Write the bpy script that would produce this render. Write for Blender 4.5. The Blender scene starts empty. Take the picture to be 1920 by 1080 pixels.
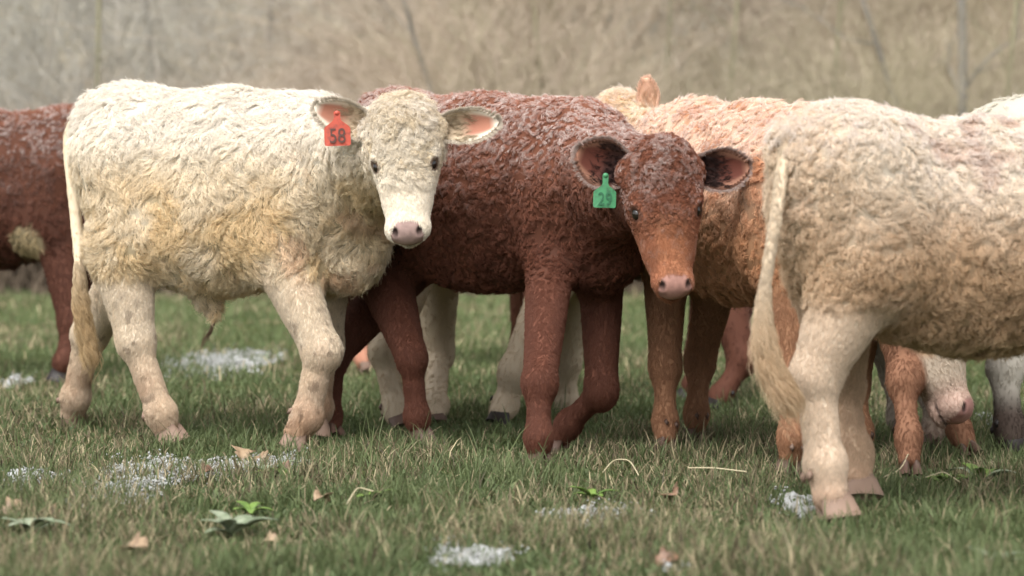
import bpy, math, random
import numpy as np
from mathutils import Vector

random.seed(7)
RNG = np.random.default_rng(7)
sc = bpy.context.scene
COL = sc.collection

# ------------------------------------------------------------------ camera
CAM_Z = 0.82          # metres above the pasture
FOC = 5400.0          # focal length in photograph pixels (1920 wide)
HORY = 330.0
cam_d = bpy.data.cameras.new("camera")
cam_d.sensor_width = 36.0
cam_d.lens = 36.0 * FOC / 1920.0
cam_d.shift_y = -(540.0 - HORY) / 1920.0
cam_d.clip_start = 0.1
cam_d.clip_end = 500.0
cam_d.dof.use_dof = True
cam_d.dof.focus_distance = 8.3
cam_d.dof.aperture_fstop = 3.0
cam = bpy.data.objects.new("camera", cam_d)
COL.objects.link(cam)
cam.location = (0, 0, CAM_Z)
cam.rotation_euler = (math.radians(90), 0, 0)
sc.camera = cam

# ------------------------------------------------------------------ sky and soft overcast sun
SUN_EL, SUN_AZ = math.radians(54), math.radians(200)    # azimuth measured from +Y (beyond the herd) towards +X
world = bpy.data.worlds.new("World")
sc.world = world
world.use_nodes = True
wn = world.node_tree.nodes
wl = world.node_tree.links
wn.clear()
w_out = wn.new("ShaderNodeOutputWorld")
w_bg = wn.new("ShaderNodeBackground")
w_sky = wn.new("ShaderNodeTexSky")
w_hsv = wn.new("ShaderNodeHueSaturation")
w_sky.sky_type = 'NISHITA'
w_sky.sun_disc = False
w_sky.sun_elevation = SUN_EL
w_sky.sun_rotation = SUN_AZ
w_sky.dust_density = 4.0
w_sky.air_density = 1.0
w_hsv.inputs["Saturation"].default_value = 0.05
w_bg.inputs["Strength"].default_value = 0.15
wl.new(w_sky.outputs[0], w_hsv.inputs["Color"])
wl.new(w_hsv.outputs[0], w_bg.inputs["Color"])
wl.new(w_bg.outputs[0], w_out.inputs["Surface"])

sun_d = bpy.data.lights.new("sun", 'SUN')
sun_d.energy = 1.1
sun_d.angle = math.radians(45)
sun_d.color = (1.0, 0.95, 0.88)
sun = bpy.data.objects.new("sun", sun_d)
COL.objects.link(sun)
sdir = Vector((math.sin(SUN_AZ) * math.cos(SUN_EL), math.cos(SUN_AZ) * math.cos(SUN_EL), math.sin(SUN_EL)))
sun.rotation_euler = sdir.to_track_quat('Z', 'Y').to_euler()

sc.view_settings.view_transform = 'Standard'
sc.view_settings.look = 'None'
sc.view_settings.gamma = 1.0
sc.view_settings.use_curve_mapping = False
sc.view_settings.exposure = 1.12
sc.cycles.max_bounces = 6
sc.cycles.diffuse_bounces = 4
sc.cycles.glossy_bounces = 2
sc.cycles.transmission_bounces = 2
sc.cycles.use_denoising = True
sc.cycles_curves.shape = 'RIBBONS'

# ------------------------------------------------------------------ small helpers
def place(px, py, D):
    """a point of the pasture from a bearing, a height line and a distance"""
    return np.array([(px - 960.0) / FOC * D, D, CAM_Z + (HORY - py) / FOC * D])

def smooth(a, b, x):
    t = np.clip((x - a) / (b - a), 0, 1)
    return t * t * (3 - 2 * t)

_perm = np.random.default_rng(3).random((64, 64, 64)).astype(np.float32)
def noise(p):
    """value noise 0..1 at N x 3 points"""
    p = np.asarray(p, dtype=np.float32)
    i = np.floor(p).astype(np.int64)
    f = p - i
    f = f * f * (3 - 2 * f)
    r = 0
    for dx in (0, 1):
        wx = f[:, 0] if dx else 1 - f[:, 0]
        for dy in (0, 1):
            wy = f[:, 1] if dy else 1 - f[:, 1]
            for dz in (0, 1):
                wz = f[:, 2] if dz else 1 - f[:, 2]
                r = r + wx * wy * wz * _perm[(i[:, 0] + dx) & 63, (i[:, 1] + dy) & 63, (i[:, 2] + dz) & 63]
    return r

def fbm(p, o=3):
    r, a, s = 0, 0.5, 0
    for k in range(o):
        r = r + a * noise(np.asarray(p) * (2.03 ** k) + 11.3 * k)
        s += a
        a *= 0.5
    return r / s

def mix(a, b, t):
    return np.asarray(a) * (1 - t[:, None]) + np.asarray(b) * t[:, None]

def node_mat(name, rough=0.7, color=None, attr=None, spec=0.3):
    m = bpy.data.materials.new(name)
    m.use_nodes = True
    b = m.node_tree.nodes["Principled BSDF"]
    b.inputs["Roughness"].default_value = rough
    b.inputs["Specular IOR Level"].default_value = spec
    if color is not None:
        b.inputs["Base Color"].default_value = (*color, 1)
    if attr:
        a = m.node_tree.nodes.new("ShaderNodeAttribute")
        a.attribute_name = attr
        m.node_tree.links.new(a.outputs["Color"], b.inputs["Base Color"])
    return m

def mesh_obj(name, verts, faces, mat, parent=None, cols=None, smooth_shade=True):
    me = bpy.data.meshes.new(name)
    verts = np.asarray(verts, dtype=np.float32)
    if isinstance(faces, np.ndarray):
        n, k = faces.shape
        me.vertices.add(len(verts))
        me.vertices.foreach_set("co", verts.ravel())
        me.loops.add(n * k)
        me.loops.foreach_set("vertex_index", faces.ravel().astype(np.int32))
        me.polygons.add(n)
        me.polygons.foreach_set("loop_start", np.arange(0, n * k, k, dtype=np.int32))
        me.polygons.foreach_set("loop_total", np.full(n, k, dtype=np.int32))
        me.update(calc_edges=True)
    else:
        me.from_pydata([tuple(v) for v in verts], [], faces)
    if smooth_shade:
        me.polygons.foreach_set("use_smooth", np.ones(len(me.polygons), dtype=bool))
    if cols is not None:
        at = me.attributes.new("col", 'FLOAT_COLOR', 'POINT')
        c4 = np.ones((len(verts), 4), dtype=np.float32)
        c4[:, :3] = cols
        at.data.foreach_set("color", c4.ravel())
    me.materials.append(mat)
    me.validate()
    o = bpy.data.objects.new(name, me)
    COL.objects.link(o)
    if parent is not None:
        o.parent = parent
    return o

def tag(o, label=None, cat=None, group=None, kind=None):
    if label: o["label"] = label
    if cat: o["category"] = cat
    if group: o["group"] = group
    if kind: o["kind"] = kind
    return o

def tubes(paths, seg=7):
    """joined tapering tubes: paths = [(Nx3 points, N radii)] -> verts, faces (quads)"""
    V, F, off = [], [], 0
    ang = np.linspace(0, 2 * np.pi, seg, endpoint=False)
    for P, R in paths:
        P = np.asarray(P, float)
        R = np.asarray(R, float)
        T = np.gradient(P, axis=0)
        T /= np.linalg.norm(T, axis=1)[:, None] + 1e-9
        up = np.array([0.31, 0.87, 0.2])
        A = np.cross(T, up)
        A /= np.linalg.norm(A, axis=1)[:, None] + 1e-9
        B = np.cross(T, A)
        ring = P[:, None, :] + R[:, None, None] * (np.cos(ang)[None, :, None] * A[:, None, :] + np.sin(ang)[None, :, None] * B[:, None, :])
        V.append(ring.reshape(-1, 3))
        n = len(P)
        for i in range(n - 1):
            for j in range(seg):
                a = off + i * seg + j
                b = off + i * seg + (j + 1) % seg
                F.append((a, b, b + seg, a + seg))
        off += n * seg
    return np.concatenate(V), np.array(F)

# ------------------------------------------------------------------ implicit surfaces
def d_cap(p, a, b, ra, rb):
    a = np.asarray(a, np.float32); b = np.asarray(b, np.float32)
    ab = b - a
    t = np.clip(((p - a) @ ab) / (ab @ ab + 1e-9), 0, 1)
    q = p - a - t[:, None] * ab
    return np.sqrt((q * q).sum(1)) - (ra + (rb - ra) * t)

def d_ell(p, c, r, M=None):
    q = p - np.asarray(c, np.float32)
    if M is not None:
        q = q @ np.asarray(M, np.float32)
    r = np.asarray(r, np.float32)
    k0 = np.sqrt(((q / r) ** 2).sum(1))
    k1 = np.sqrt(((q / (r * r)) ** 2).sum(1)) + 1e-9
    return k0 * (k0 - 1) / k1

def smin(a, b, k):
    h = np.maximum(k - np.abs(a - b), 0) / k
    return np.minimum(a, b) - h * h * k * 0.25

def smax(a, b, k):
    return -smin(-a, -b, k)

def surface_nets(V, org, h):
    ins = V < 0
    nx, ny, nz = V.shape
    cnt = np.zeros((nx - 1, ny - 1, nz - 1), np.uint8)
    for a in (0, 1):
        for b in (0, 1):
            for c in (0, 1):
                cnt += ins[a:nx - 1 + a, b:ny - 1 + b, c:nz - 1 + c]
    act = (cnt > 0) & (cnt < 8)
    I, J, K = np.nonzero(act)
    idx = np.full(act.shape, -1, np.int32)
    idx[I, J, K] = np.arange(len(I))
    cv = {}
    for a in (0, 1):
        for b in (0, 1):
            for c in (0, 1):
                cv[a, b, c] = V[I + a, J + b, K + c]
    acc = np.zeros((len(I), 3)); n = np.zeros(len(I))
    for ax in range(3):
        for u in (0, 1):
            for w in (0, 1):
                p0 = [0, 0, 0]; o = [q for q in range(3) if q != ax]
                p0[o[0]] = u; p0[o[1]] = w
                p1 = list(p0); p1[ax] = 1
                v0 = cv[tuple(p0)]; v1 = cv[tuple(p1)]
                m = (v0 < 0) != (v1 < 0)
                t = np.where(m, v0 / np.where(m, v0 - v1, 1), 0)
                pt = np.array(p0, float)[None, :].repeat(len(I), 0)
                pt[:, ax] = t
                acc += pt * m[:, None]
                n += m
    P = (acc / n[:, None] + np.stack([I, J, K], 1)) * h + org
    F = []
    A = ins[:-1, 1:-1, 1:-1] != ins[1:, 1:-1, 1:-1]
    i, j, k = np.nonzero(A); j += 1; k += 1
    q = np.stack([idx[i, j - 1, k - 1], idx[i, j, k - 1], idx[i, j, k], idx[i, j - 1, k]], 1)
    fl = ins[i, j, k]; q[~fl] = q[~fl][:, ::-1]; F.append(q)
    A = ins[1:-1, :-1, 1:-1] != ins[1:-1, 1:, 1:-1]
    i, j, k = np.nonzero(A); i += 1; k += 1
    q = np.stack([idx[i - 1, j, k - 1], idx[i - 1, j, k], idx[i, j, k], idx[i, j, k - 1]], 1)
    fl = ins[i, j, k]; q[~fl] = q[~fl][:, ::-1]; F.append(q)
    A = ins[1:-1, 1:-1, :-1] != ins[1:-1, 1:-1, 1:]
    i, j, k = np.nonzero(A); i += 1; j += 1
    q = np.stack([idx[i - 1, j - 1, k], idx[i, j - 1, k], idx[i, j, k], idx[i - 1, j, k]], 1)
    fl = ins[i, j, k]; q[~fl] = q[~fl][:, ::-1]; F.append(q)
    return P, np.concatenate(F)

# ------------------------------------------------------------------ shared materials
def skin_material():
    m = node_mat("calf_skin", 0.75, attr="col", spec=0.15)
    return m

def hair_material(name, root_dark, frost_col=(0.84, 0.78, 0.745)):
    m = bpy.data.materials.new(name)
    m.use_nodes = True
    nt = m.node_tree
    b = nt.nodes["Principled BSDF"]
    b.inputs["Roughness"].default_value = 0.55
    b.inputs["Specular IOR Level"].default_value = 0.25
    a = nt.nodes.new("ShaderNodeAttribute"); a.attribute_name = "col"
    f = nt.nodes.new("ShaderNodeAttribute"); f.attribute_name = "frost"
    hi = nt.nodes.new("ShaderNodeHairInfo")
    hs = nt.nodes.new("ShaderNodeHueSaturation")
    mr = nt.nodes.new("ShaderNodeMapRange")
    mr.inputs["To Min"].default_value = 0.82; mr.inputs["To Max"].default_value = 1.16
    nt.links.new(hi.outputs["Random"], mr.inputs["Value"])
    nt.links.new(mr.outputs[0], hs.inputs["Value"])
    nt.links.new(a.outputs["Color"], hs.inputs["Color"])
    pw = nt.nodes.new("ShaderNodeMath"); pw.operation = 'POWER'; pw.inputs[1].default_value = 1.6
    mu = nt.nodes.new("ShaderNodeMath"); mu.operation = 'MULTIPLY'; mu.use_clamp = True
    nt.links.new(hi.outputs["Intercept"], pw.inputs[0])
    nt.links.new(pw.outputs[0], mu.inputs[0]); nt.links.new(f.outputs["Fac"], mu.inputs[1])
    mx = nt.nodes.new("ShaderNodeMix"); mx.data_type = 'RGBA'
    mx.inputs["B"].default_value = (*frost_col, 1)
    nt.links.new(mu.outputs[0], mx.inputs["Factor"])
    nt.links.new(hs.outputs[0], mx.inputs["A"])
    nt.links.new(mx.outputs["Result"], b.inputs["Base Color"])
    tr = nt.nodes.new("ShaderNodeBsdfTranslucent"); ms = nt.nodes.new("ShaderNodeMixShader"); ms.inputs[0].default_value = 0.38
    nt.links.new(mx.outputs["Result"], tr.inputs["Color"])
    nt.links.new(b.outputs[0], ms.inputs[1]); nt.links.new(tr.outputs[0], ms.inputs[2])
    nt.links.new(ms.outputs[0], nt.nodes["Material Output"].inputs["Surface"])
    return m

M_SKIN = skin_material()
M_HAIR = hair_material("calf_coat", 0.8)
M_EYE = node_mat("eye_wet_black", 0.08, (0.012, 0.008, 0.006), spec=0.6)
M_LASH = node_mat("dark_eyelid", 0.5, (0.05, 0.035, 0.03))
M_HOOF = node_mat("hoof_horn", 0.55, (0.10, 0.06, 0.045))
M_HOOF_PINK = node_mat("hoof_horn_pale", 0.6, (0.15, 0.10, 0.075))
M_HOOF_TAN = node_mat("hoof_horn_tan", 0.65, (0.23, 0.155, 0.115))
M_HOOF_BLACK = node_mat("hoof_horn_black", 0.5, (0.02, 0.016, 0.015))

def hair_curves(name, P, R, col, frost, parent, mat=None):
    """P strands x points x 3, R strands x points"""
    n, k, _ = P.shape
    cu = bpy.data.hair_curves.new(name)
    cu.add_curves([k] * n)
    cu.attributes["position"].data.foreach_set("vector", P.astype(np.float32).ravel()) if "position" in cu.attributes else cu.points.foreach_set("position", P.astype(np.float32).ravel())
    ra = cu.attributes.get("radius") or cu.attributes.new("radius", 'FLOAT', 'POINT')
    ra.data.foreach_set("value", R.astype(np.float32).ravel())
    ca = cu.attributes.new("col", 'FLOAT_COLOR', 'CURVE')
    c4 = np.ones((n, 4), np.float32); c4[:, :3] = col
    ca.data.foreach_set("color", c4.ravel())
    fa = cu.attributes.new("frost", 'FLOAT', 'CURVE')
    fa.data.foreach_set("value", frost.astype(np.float32))
    cu.materials.append(mat or M_HAIR)
    o = bpy.data.objects.new(name, cu)
    COL.objects.link(o)
    o.parent = parent
    return o

def grow(C, N, Dir, L, curl, lift, phase, rng, per, rad, width, k=6, stray=0.1, conv=0.65, freq=1.3):
    """clumped locks: C centres, N normals, Dir comb directions, L lengths"""
    n = len(C)
    Dir = Dir - (Dir * N).sum(1)[:, None] * N
    Dir /= np.linalg.norm(Dir, axis=1)[:, None] + 1e-9
    B = np.cross(N, Dir)
    t = np.linspace(0, 1, k)
    G = np.zeros((n, k, 3))
    th = phase
    for i, ti in enumerate(t):
        lat = curl * np.sin(2 * np.pi * freq * ti + th) - curl * np.sin(th)
        nor = lift * (ti - 0.55 * ti * ti) + 0.45 * curl * (np.cos(2 * np.pi * freq * ti + th) - np.cos(th)) * ti
        fw = ti * (1 - 0.5 * np.minimum(curl, 0.8))
        G[:, i] = C + L[:, None] * (Dir * fw[:, None] + B * (lat * ti)[:, None] * 0.9 + N * np.maximum(nor, 0.04 * ti)[:, None])
    idx = np.repeat(np.arange(n), per)
    m = len(idx)
    a = rng.uniform(0, 2 * np.pi, m); r = width[idx] * np.sqrt(rng.random(m))
    off = (np.cos(a) * r)[:, None] * Dir[idx] + (np.sin(a) * r)[:, None] * B[idx]
    wob = rng.normal(0, 1, (m, 3)) * (L[idx] * stray)[:, None]
    P = np.zeros((m, k, 3))
    ls = rng.uniform(0.75, 1.1, m) * np.where(rng.random(m) < 0.06, 1.45, 1.0)
    for i, ti in enumerate(t):
        g = C[idx] + (G[idx, i] - C[idx]) * ls[:, None]
        P[:, i] = g + off * (1 - conv * ti) + wob * (ti ** 1.3)
    P[:, 0] -= N[idx] * 0.003
    R = rad[idx][:, None] * (1 - 0.75 * t[None, :] ** 1.5) * rng.uniform(0.8, 1.2, m)[:, None]
    return P, R, idx

# ------------------------------------------------------------------ head frame and head shape
def unit(v):
    v = np.asarray(v, float)
    return v / (np.linalg.norm(v) + 1e-12)

class Head:
    """u from poll to nose, v to the animal's left, w out of the forehead"""
    def __init__(s, poll, u, w, scale=1.0):
        s.o = np.asarray(poll, float)
        s.u = unit(u)
        s.v = unit(np.cross(w, s.u))
        s.w = unit(np.cross(s.u, s.v))
        if np.dot(s.w, w) < 0: s.w = -s.w
        s.s = scale
        s.M = np.stack([s.u, s.v, s.w], 1)
    def to(s, u, v, w):
        return s.o + s.s * (u * s.u + v * s.v + w * s.w)
    def co(s, p):
        return ((p - s.o) @ s.M) / s.s

def head_sdf(p, hd):
    q = hd.co(p).astype(np.float32)
    S = hd.s
    av = q.copy(); av[:, 1] = np.abs(av[:, 1])          # mirrored sides
    d = d_ell(q, (0.055, 0, -0.075), (0.115, 0.105, 0.085))
    d = smin(d, d_ell(q, (0.0, 0, -0.035), (0.06, 0.07, 0.055)), 0.05)
    d = smin(d, d_ell(q, (0.15, 0, -0.07), (0.12, 0.09, 0.062)), 0.05)
    qs = q * np.array([1, 0.86, 1], np.float32)
    d = smin(d, d_cap(qs, (0.16, 0, -0.092), (0.36, 0, -0.085), 0.086, 0.047 * hd.mz), 0.04)
    d = smin(d, d_ell(q, (0.385, 0, -0.082), (0.050, 0.059 * hd.mz, 0.048)), 0.035)
    d = smin(d, d_cap(q, (0.10, 0, -0.16), (0.35, 0, -0.135), 0.062, 0.034), 0.05)
    d = smin(d, d_ell(av, (0.125, 0.060, -0.125), (0.105, 0.045, 0.072)), 0.04)
    d = smin(d, d_ell(av, (0.25, 0.040, -0.105), (0.08, 0.036, 0.05)), 0.04)
    d = smin(d, d_ell(q, (-0.005, 0, -0.06), (0.05, 0.085, 0.05)), 0.04)
    d = smin(d, d_ell(av, (0.138, 0.084, -0.050), (0.034, 0.022, 0.024)), 0.03)
    d = smin(d, d_ell(av, (0.03, 0.10, -0.085), (0.035, 0.035, 0.03)), 0.04)
    # eye sockets, nostrils, mouth slit, upper lid
    d = smax(d, -(d_ell(av, (0.166, 0.110, -0.044), (0.021, 0.018, 0.014))), 0.012)
    d = smin(d, d_ell(av, (0.1475, 0.097, -0.050), (0.0085, 0.0135, 0.021)), 0.008)
    d = smin(d, d_ell(av, (0.392, 0.038, -0.058), (0.026, 0.020, 0.020)), 0.015)
    d = smax(d, -(d_ell(av, (0.404, 0.042, -0.036), (0.014, 0.0095, 0.016))), 0.008)
    d = smin(d, d_ell(q, (0.385, 0, -0.138), (0.046, 0.044, 0.026)), 0.02)
    d = smax(d, -(d_ell(q, (0.41, 0, -0.125), (0.06, 0.10, 0.0035))), 0.006)
    return d * S

def color_head_marks(q, base, st):
    """muzzle pad, nostril and eye rim colours, in head coordinates"""
    c = base.copy()
    av = np.abs(q[:, 1])
    pad = smooth(0.372, 0.382, q[:, 0] + 0.55 * (q[:, 2] + 0.045) - 1.2 * np.maximum(av - 0.035, 0)) * smooth(-0.122, -0.112, q[:, 2]) * smooth(0.066, 0.056, av)
    c = c * (1 - pad[:, None]) + np.array(st["nose"]) * (0.72 + 0.5 * fbm(q / 0.012, 2))[:, None] * pad[:, None]
    nos = smooth(0.020, 0.012, np.sqrt(((q[:, 0] - 0.404) / 1.3) ** 2 + (av - 0.042) ** 2 * 2.0 + ((q[:, 2] + 0.036)) ** 2))
    c = c * (1 - nos[:, None]) + np.array([0.03, 0.018, 0.016]) * nos[:, None]
    slit = smooth(0.006, 0.003, np.abs(q[:, 2] + 0.125)) * smooth(0.35, 0.37, q[:, 0])
    c = c * (1 - 0.7 * slit[:, None]) + np.array([0.05, 0.03, 0.028]) * 0.7 * slit[:, None]
    eye = smooth(0.034, 0.024, np.sqrt((q[:, 0] - 0.166) ** 2 + (av - 0.098) ** 2 + (q[:, 2] + 0.048) ** 2))
    c = c * (1 - eye[:, None]) + np.array(st["lid"]) * eye[:, None]
    return c, np.maximum(pad, nos)

# ------------------------------------------------------------------ the calf
CALVES = []
def make_calf(name_label, hip, sho, zr, zw, legs, head, st, h=0.012, strands=40000, tail=None, tag_info=None, ear_pose=None, seed=1, belly=0.43, girth=1.0, hooves=None):
    rng = np.random.default_rng(seed)
    hipw = place(hip[0], 330, hip[1]); show = place(sho[0], 330, sho[1])
    mid = (hipw + show) / 2; mid[2] = 0
    ax = show - hipw; ax[2] = 0
    L = np.linalg.norm(ax[:2]); ax /= L
    left = np.array([-ax[1], ax[0], 0]); up = np.array([0, 0, 1.0])
    Rm = np.stack([ax, left, up], 1)
    loc = lambda w: (np.asarray(w) - mid) @ Rm
    root = bpy.data.objects.new("calf", None)
    COL.objects.link(root)
    root.empty_display_size = 0.2
    root.location = mid
    root.rotation_euler = (0, 0, math.atan2(ax[1], ax[0]))
    tag(root, name_label, "calf", "calves of the herd on the pasture")
    hx, sx = -L / 2, L / 2
    zb = belly + 0.02
    mz = (zr + zw) / 2
    g = girth
    # --- head frame in local space
    hp = loc(place(*head["poll"])); hn = loc(place(*head["nose"]))
    wl_ = np.asarray(head["w"], float) @ Rm
    u0 = hn - hp
    hs = head.get("scale", 1.0)
    hd = Head(hp, u0, wl_, hs)
    hd.mz = st.get("muz", 1.0)
    neck_end = hd.to(0.05, 0, -0.10)
    chains = []
    for i, lg in enumerate(legs):
        pts = [loc(place(*q)) for q in lg]
        side = 1 if pts[-1][1] > 0 else -1
        if i < 2:      # fore legs
            start = np.array([sx - 0.01 + st.get("elbow", (0, 0))[i], 0.10 * st["legside"][i], 0.60])
            mid_up = np.array([sx - 0.0, 0.10 * st["legside"][i], 0.78])
        else:
            start = np.array([hx + 0.06, 0.105 * st["legside"][i], 0.62])
            mid_up = np.array([hx + 0.0, 0.09 * st["legside"][i], 0.84])
        chains.append((i, mid_up, start, pts))
    lr = st.get("leg_r", 1.0)
    tw = st.get("thigh", 1.0)

    def sd_torso(p):
        d = d_ell(p, (0.04, 0, (mz + zb) / 2), (L * 0.62, 0.215 * g, (mz - zb) / 2 + 0.0))
        d = smin(d, d_ell(p, (-0.04, 0, zb + 0.20), (L * 0.48, 0.20 * g, 0.20)), 0.08)
        d = smin(d, d_ell(p, (hx + 0.01, 0, zr - 0.215), (0.20, 0.185 * g, 0.215)), 0.09)
        d = smin(d, d_ell(p, (sx - 0.02, 0, zw - 0.25), (0.19, 0.175 * g, 0.25)), 0.09)
        d = smin(d, d_cap(p, (hx - 0.05, 0, zr - 0.085), (0, 0, mz - 0.10), 0.075, 0.09), 0.08)
        d = smin(d, d_cap(p, (0, 0, mz - 0.10), (sx + 0.02, 0, zw - 0.09), 0.09, 0.085), 0.08)
        d = smin(d, d_ell(p, (sx + 0.10, 0, 0.64), (0.14, 0.125, 0.17)), 0.09)
        # pin bones / tail head
        d = smin(d, d_ell(p, (hx - 0.13, 0, zr - 0.085), (0.045, 0.06, 0.05)), 0.07)
        d = smin(d, d_cap(p, (sx + 0.02, 0, zw - 0.20), neck_end, 0.165, 0.105 * hs), 0.10)
        d = smin(d, d_cap(p, (sx + 0.10, 0, 0.72), hd.to(0.08, 0, -0.16), 0.10, 0.07 * hs), 0.10)
        return d
    def sd_legs(p):
        d = np.full(len(p), 9.0, np.float32)
        for i, a, b, pts in chains:
            if i < 2:
                dd = d_cap(p, a, b, 0.105, 0.088 * lr)
                dd = smin(dd, d_cap(p, b, pts[0], 0.085 * lr, 0.050 * lr), 0.04)
                dd = smin(dd, d_ell(p, pts[0], (0.054 * lr, 0.050 * lr, 0.062)), 0.03)
            else:
                dd = d_cap(p, a, b, 0.125 * tw, 0.120 * tw)
                dd = smin(dd, d_cap(p, b + np.array([-0.06, 0, -0.02]), pts[0], 0.105 * tw, 0.050 * lr), 0.05)
                dd = smin(dd, d_ell(p, pts[0], (0.052 * lr, 0.044 * lr, 0.060)), 0.03)
            dd = smin(dd, d_cap(p, pts[0], pts[1], 0.038 * lr, 0.034 * lr), 0.02)
            bk = np.array([-0.020 * lr, 0, 0])
            dd = smin(dd, d_cap(p, pts[0] + bk, pts[1] + bk * 0.8, 0.024 * lr, 0.022 * lr), 0.012)
            dd = smin(dd, d_ell(p, pts[1], (0.040 * lr, 0.0365 * lr, 0.042)), 0.03)
            dd = smin(dd, d_cap(p, pts[1], pts[2] + 0.052 * unit(pts[1] - pts[2]), 0.0375 * lr, 0.036 * lr), 0.02)
            d = smin(d, dd, 0.015)
        return d
    bump = st.get("bump", 0.006)
    def sdf(p):
        p = p.astype(np.float32)
        dt, dl, dh = sd_torso(p), sd_legs(p), head_sdf(p, hd)
        d = smin(dt, dl, 0.07)
        d = smin(d, dh, 0.05)
        if st.get("sheath"):
            sp = st["sheath"]
            d = smin(d, d_cap(p, sp[0], sp[1], 0.04, 0.014), 0.05)
        return d, dt, dl, dh

    # --- sparse evaluation on a grid
    allp = np.array([hp, hn, hd.to(0.45, 0, 0), hd.to(0, 0.2, 0), hd.to(0, -0.2, 0)] + [q for c in chains for q in c[3]] + [[hx - 0.25, 0.3, 0], [sx + 0.3, -0.3, max(zr, zw) + 0.05]])
    lo = allp.min(0) - 0.10; hi = allp.max(0) + 0.10
    lo[2] = min(0.0, lo[2]) - 0.05
    c = 4
    nb = np.ceil((hi - lo) / (h * c)).astype(int) + 1
    gx = [lo[a] + (np.arange(nb[a]) + 0.5) * h * c - h / 2 for a in range(3)]
    CG = np.stack(np.meshgrid(*gx, indexing='ij'), -1).reshape(-1, 3)
    cd = sdf(CG)[0].reshape(nb)
    V = np.repeat(np.repeat(np.repeat(cd, c, 0), c, 1), c, 2).astype(np.float32)
    near = np.abs(cd) < h * c * 1.25
    m3 = np.repeat(np.repeat(np.repeat(near, c, 0), c, 1), c, 2)
    I = np.argwhere(m3)
    pts = lo + I * h
    out = np.empty(len(pts), np.float32)
    CH = 400000
    for s0 in range(0, len(pts), CH):
        q = pts[s0:s0 + CH]
        d, dt, dl, dh = sdf(q)
        tor = smooth(0.0, 0.05, np.minimum(dl, dh) - dt) * 0.9 + 0.1
        bn = fbm(q / st.get("bump_s", 0.05) + seed * 3.1, 2) - 0.5
        big = fbm(q / 0.16 + seed * 5.7, 2) - 0.5
        out[s0:s0 + CH] = d - tor * (bump * 2 * bn + 0.016 * big)
    V[I[:, 0], I[:, 1], I[:, 2]] = out
    P, F = surface_nets(V, lo, h)
    # keep the faces well formed
    F = F[(F >= 0).all(1)]
    e1 = P[F[:, 2]] - P[F[:, 0]]; e2 = P[F[:, 3]] - P[F[:, 1]]
    FN = np.cross(e1, e2)
    area = np.linalg.norm(FN, axis=1) * 0.5 + 1e-12
    FN /= (2 * area)[:, None]
    VN = np.zeros_like(P)
    for k4 in range(4):
        np.add.at(VN, F[:, k4], FN)
    VN /= np.linalg.norm(VN, axis=1)[:, None] + 1e-9

    def regions(p):
        d, dt, dl, dh = sdf(p)
        hd_w = smooth(-0.01, 0.02, np.minimum(dt, dl) - dh)
        leg_w = smooth(-0.01, 0.05, dt - dl) * smooth(0.56, 0.46, p[:, 2])
        return hd_w, leg_w
    def paint(p, n):
        hw, lw = regions(p)
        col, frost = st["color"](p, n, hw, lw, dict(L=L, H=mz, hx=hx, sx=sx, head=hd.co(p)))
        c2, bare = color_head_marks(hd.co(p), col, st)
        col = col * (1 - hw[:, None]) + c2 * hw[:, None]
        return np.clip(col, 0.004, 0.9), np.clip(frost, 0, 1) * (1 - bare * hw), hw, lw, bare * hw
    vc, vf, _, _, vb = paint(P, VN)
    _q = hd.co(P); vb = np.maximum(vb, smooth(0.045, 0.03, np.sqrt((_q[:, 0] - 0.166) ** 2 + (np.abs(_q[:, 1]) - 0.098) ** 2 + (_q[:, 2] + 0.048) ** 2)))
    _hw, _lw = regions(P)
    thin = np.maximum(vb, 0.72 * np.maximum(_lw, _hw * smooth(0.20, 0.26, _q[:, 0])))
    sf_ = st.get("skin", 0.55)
    vc = vc * (sf_ + (1 - sf_) * thin)[:, None]          # skin darkened so gaps between locks look like shaded depth
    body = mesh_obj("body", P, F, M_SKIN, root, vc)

    # --- coat: locks of hair over the whole skin
    per = st.get("per", 14)
    ncl = strands // per
    w = area.copy()
    fc = P[F].mean(1)
    hq = hd.co(fc)
    fhw, flw = regions(fc)
    w *= 1 + 1.6 * fhw + 0.5 * flw
    pick = rng.choice(len(F), ncl, p=w / w.sum())
    uv = rng.random((ncl, 2))
    A_, B_, C_, D_ = (P[F[pick, k4]] for k4 in range(4))
    Cn = (A_ * (1 - uv[:, :1]) + B_ * uv[:, :1]) * (1 - uv[:, 1:]) + (D_ * (1 - uv[:, :1]) + C_ * uv[:, :1]) * uv[:, 1:]
    Nn = VN[F[pick, 0]]
    col, frost, hw, lw, bare = paint(Cn, Nn)
    q = hd.co(Cn)
    keep = (bare < 0.35)
    eyed = np.sqrt((q[:, 0] - 0.166) ** 2 + (np.abs(q[:, 1]) - 0.098) ** 2 + (q[:, 2] + 0.048) ** 2)
    keep &= ~((eyed < 0.028) & (hw > 0.3))
    lowleg = (lw > 0.45) | ((hw > 0.5) & (q[:, 0] > 0.25))
    keep &= ~(lowleg & (rng.random(len(keep)) < 0.97))
    Cn, Nn, col, frost, hw, lw, q, eyed = (x[keep] for x in (Cn, Nn, col, frost, hw, lw, q, eyed))
    n = len(Cn)
    # lengths
    lt = st["len"] * (0.75 + 0.5 * fbm(Cn / 0.12 + 4, 2))
    back = smooth(0.75, 0.95, Nn[:, 2])
    lt = lt * (1 - 0.15 * back)
    ll = np.where(Cn[:, 2] > 0.40, st["len"] * 0.6, 0.010)
    lf = np.where(q[:, 0] < 0.24, st["len"] * (0.62 + 0.45 * smooth(0.12, 0.0, q[:, 0])), 0.010)
    lf = lf * (1 - 0.55 * smooth(0.07, 0.10, np.abs(q[:, 1])))
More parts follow.
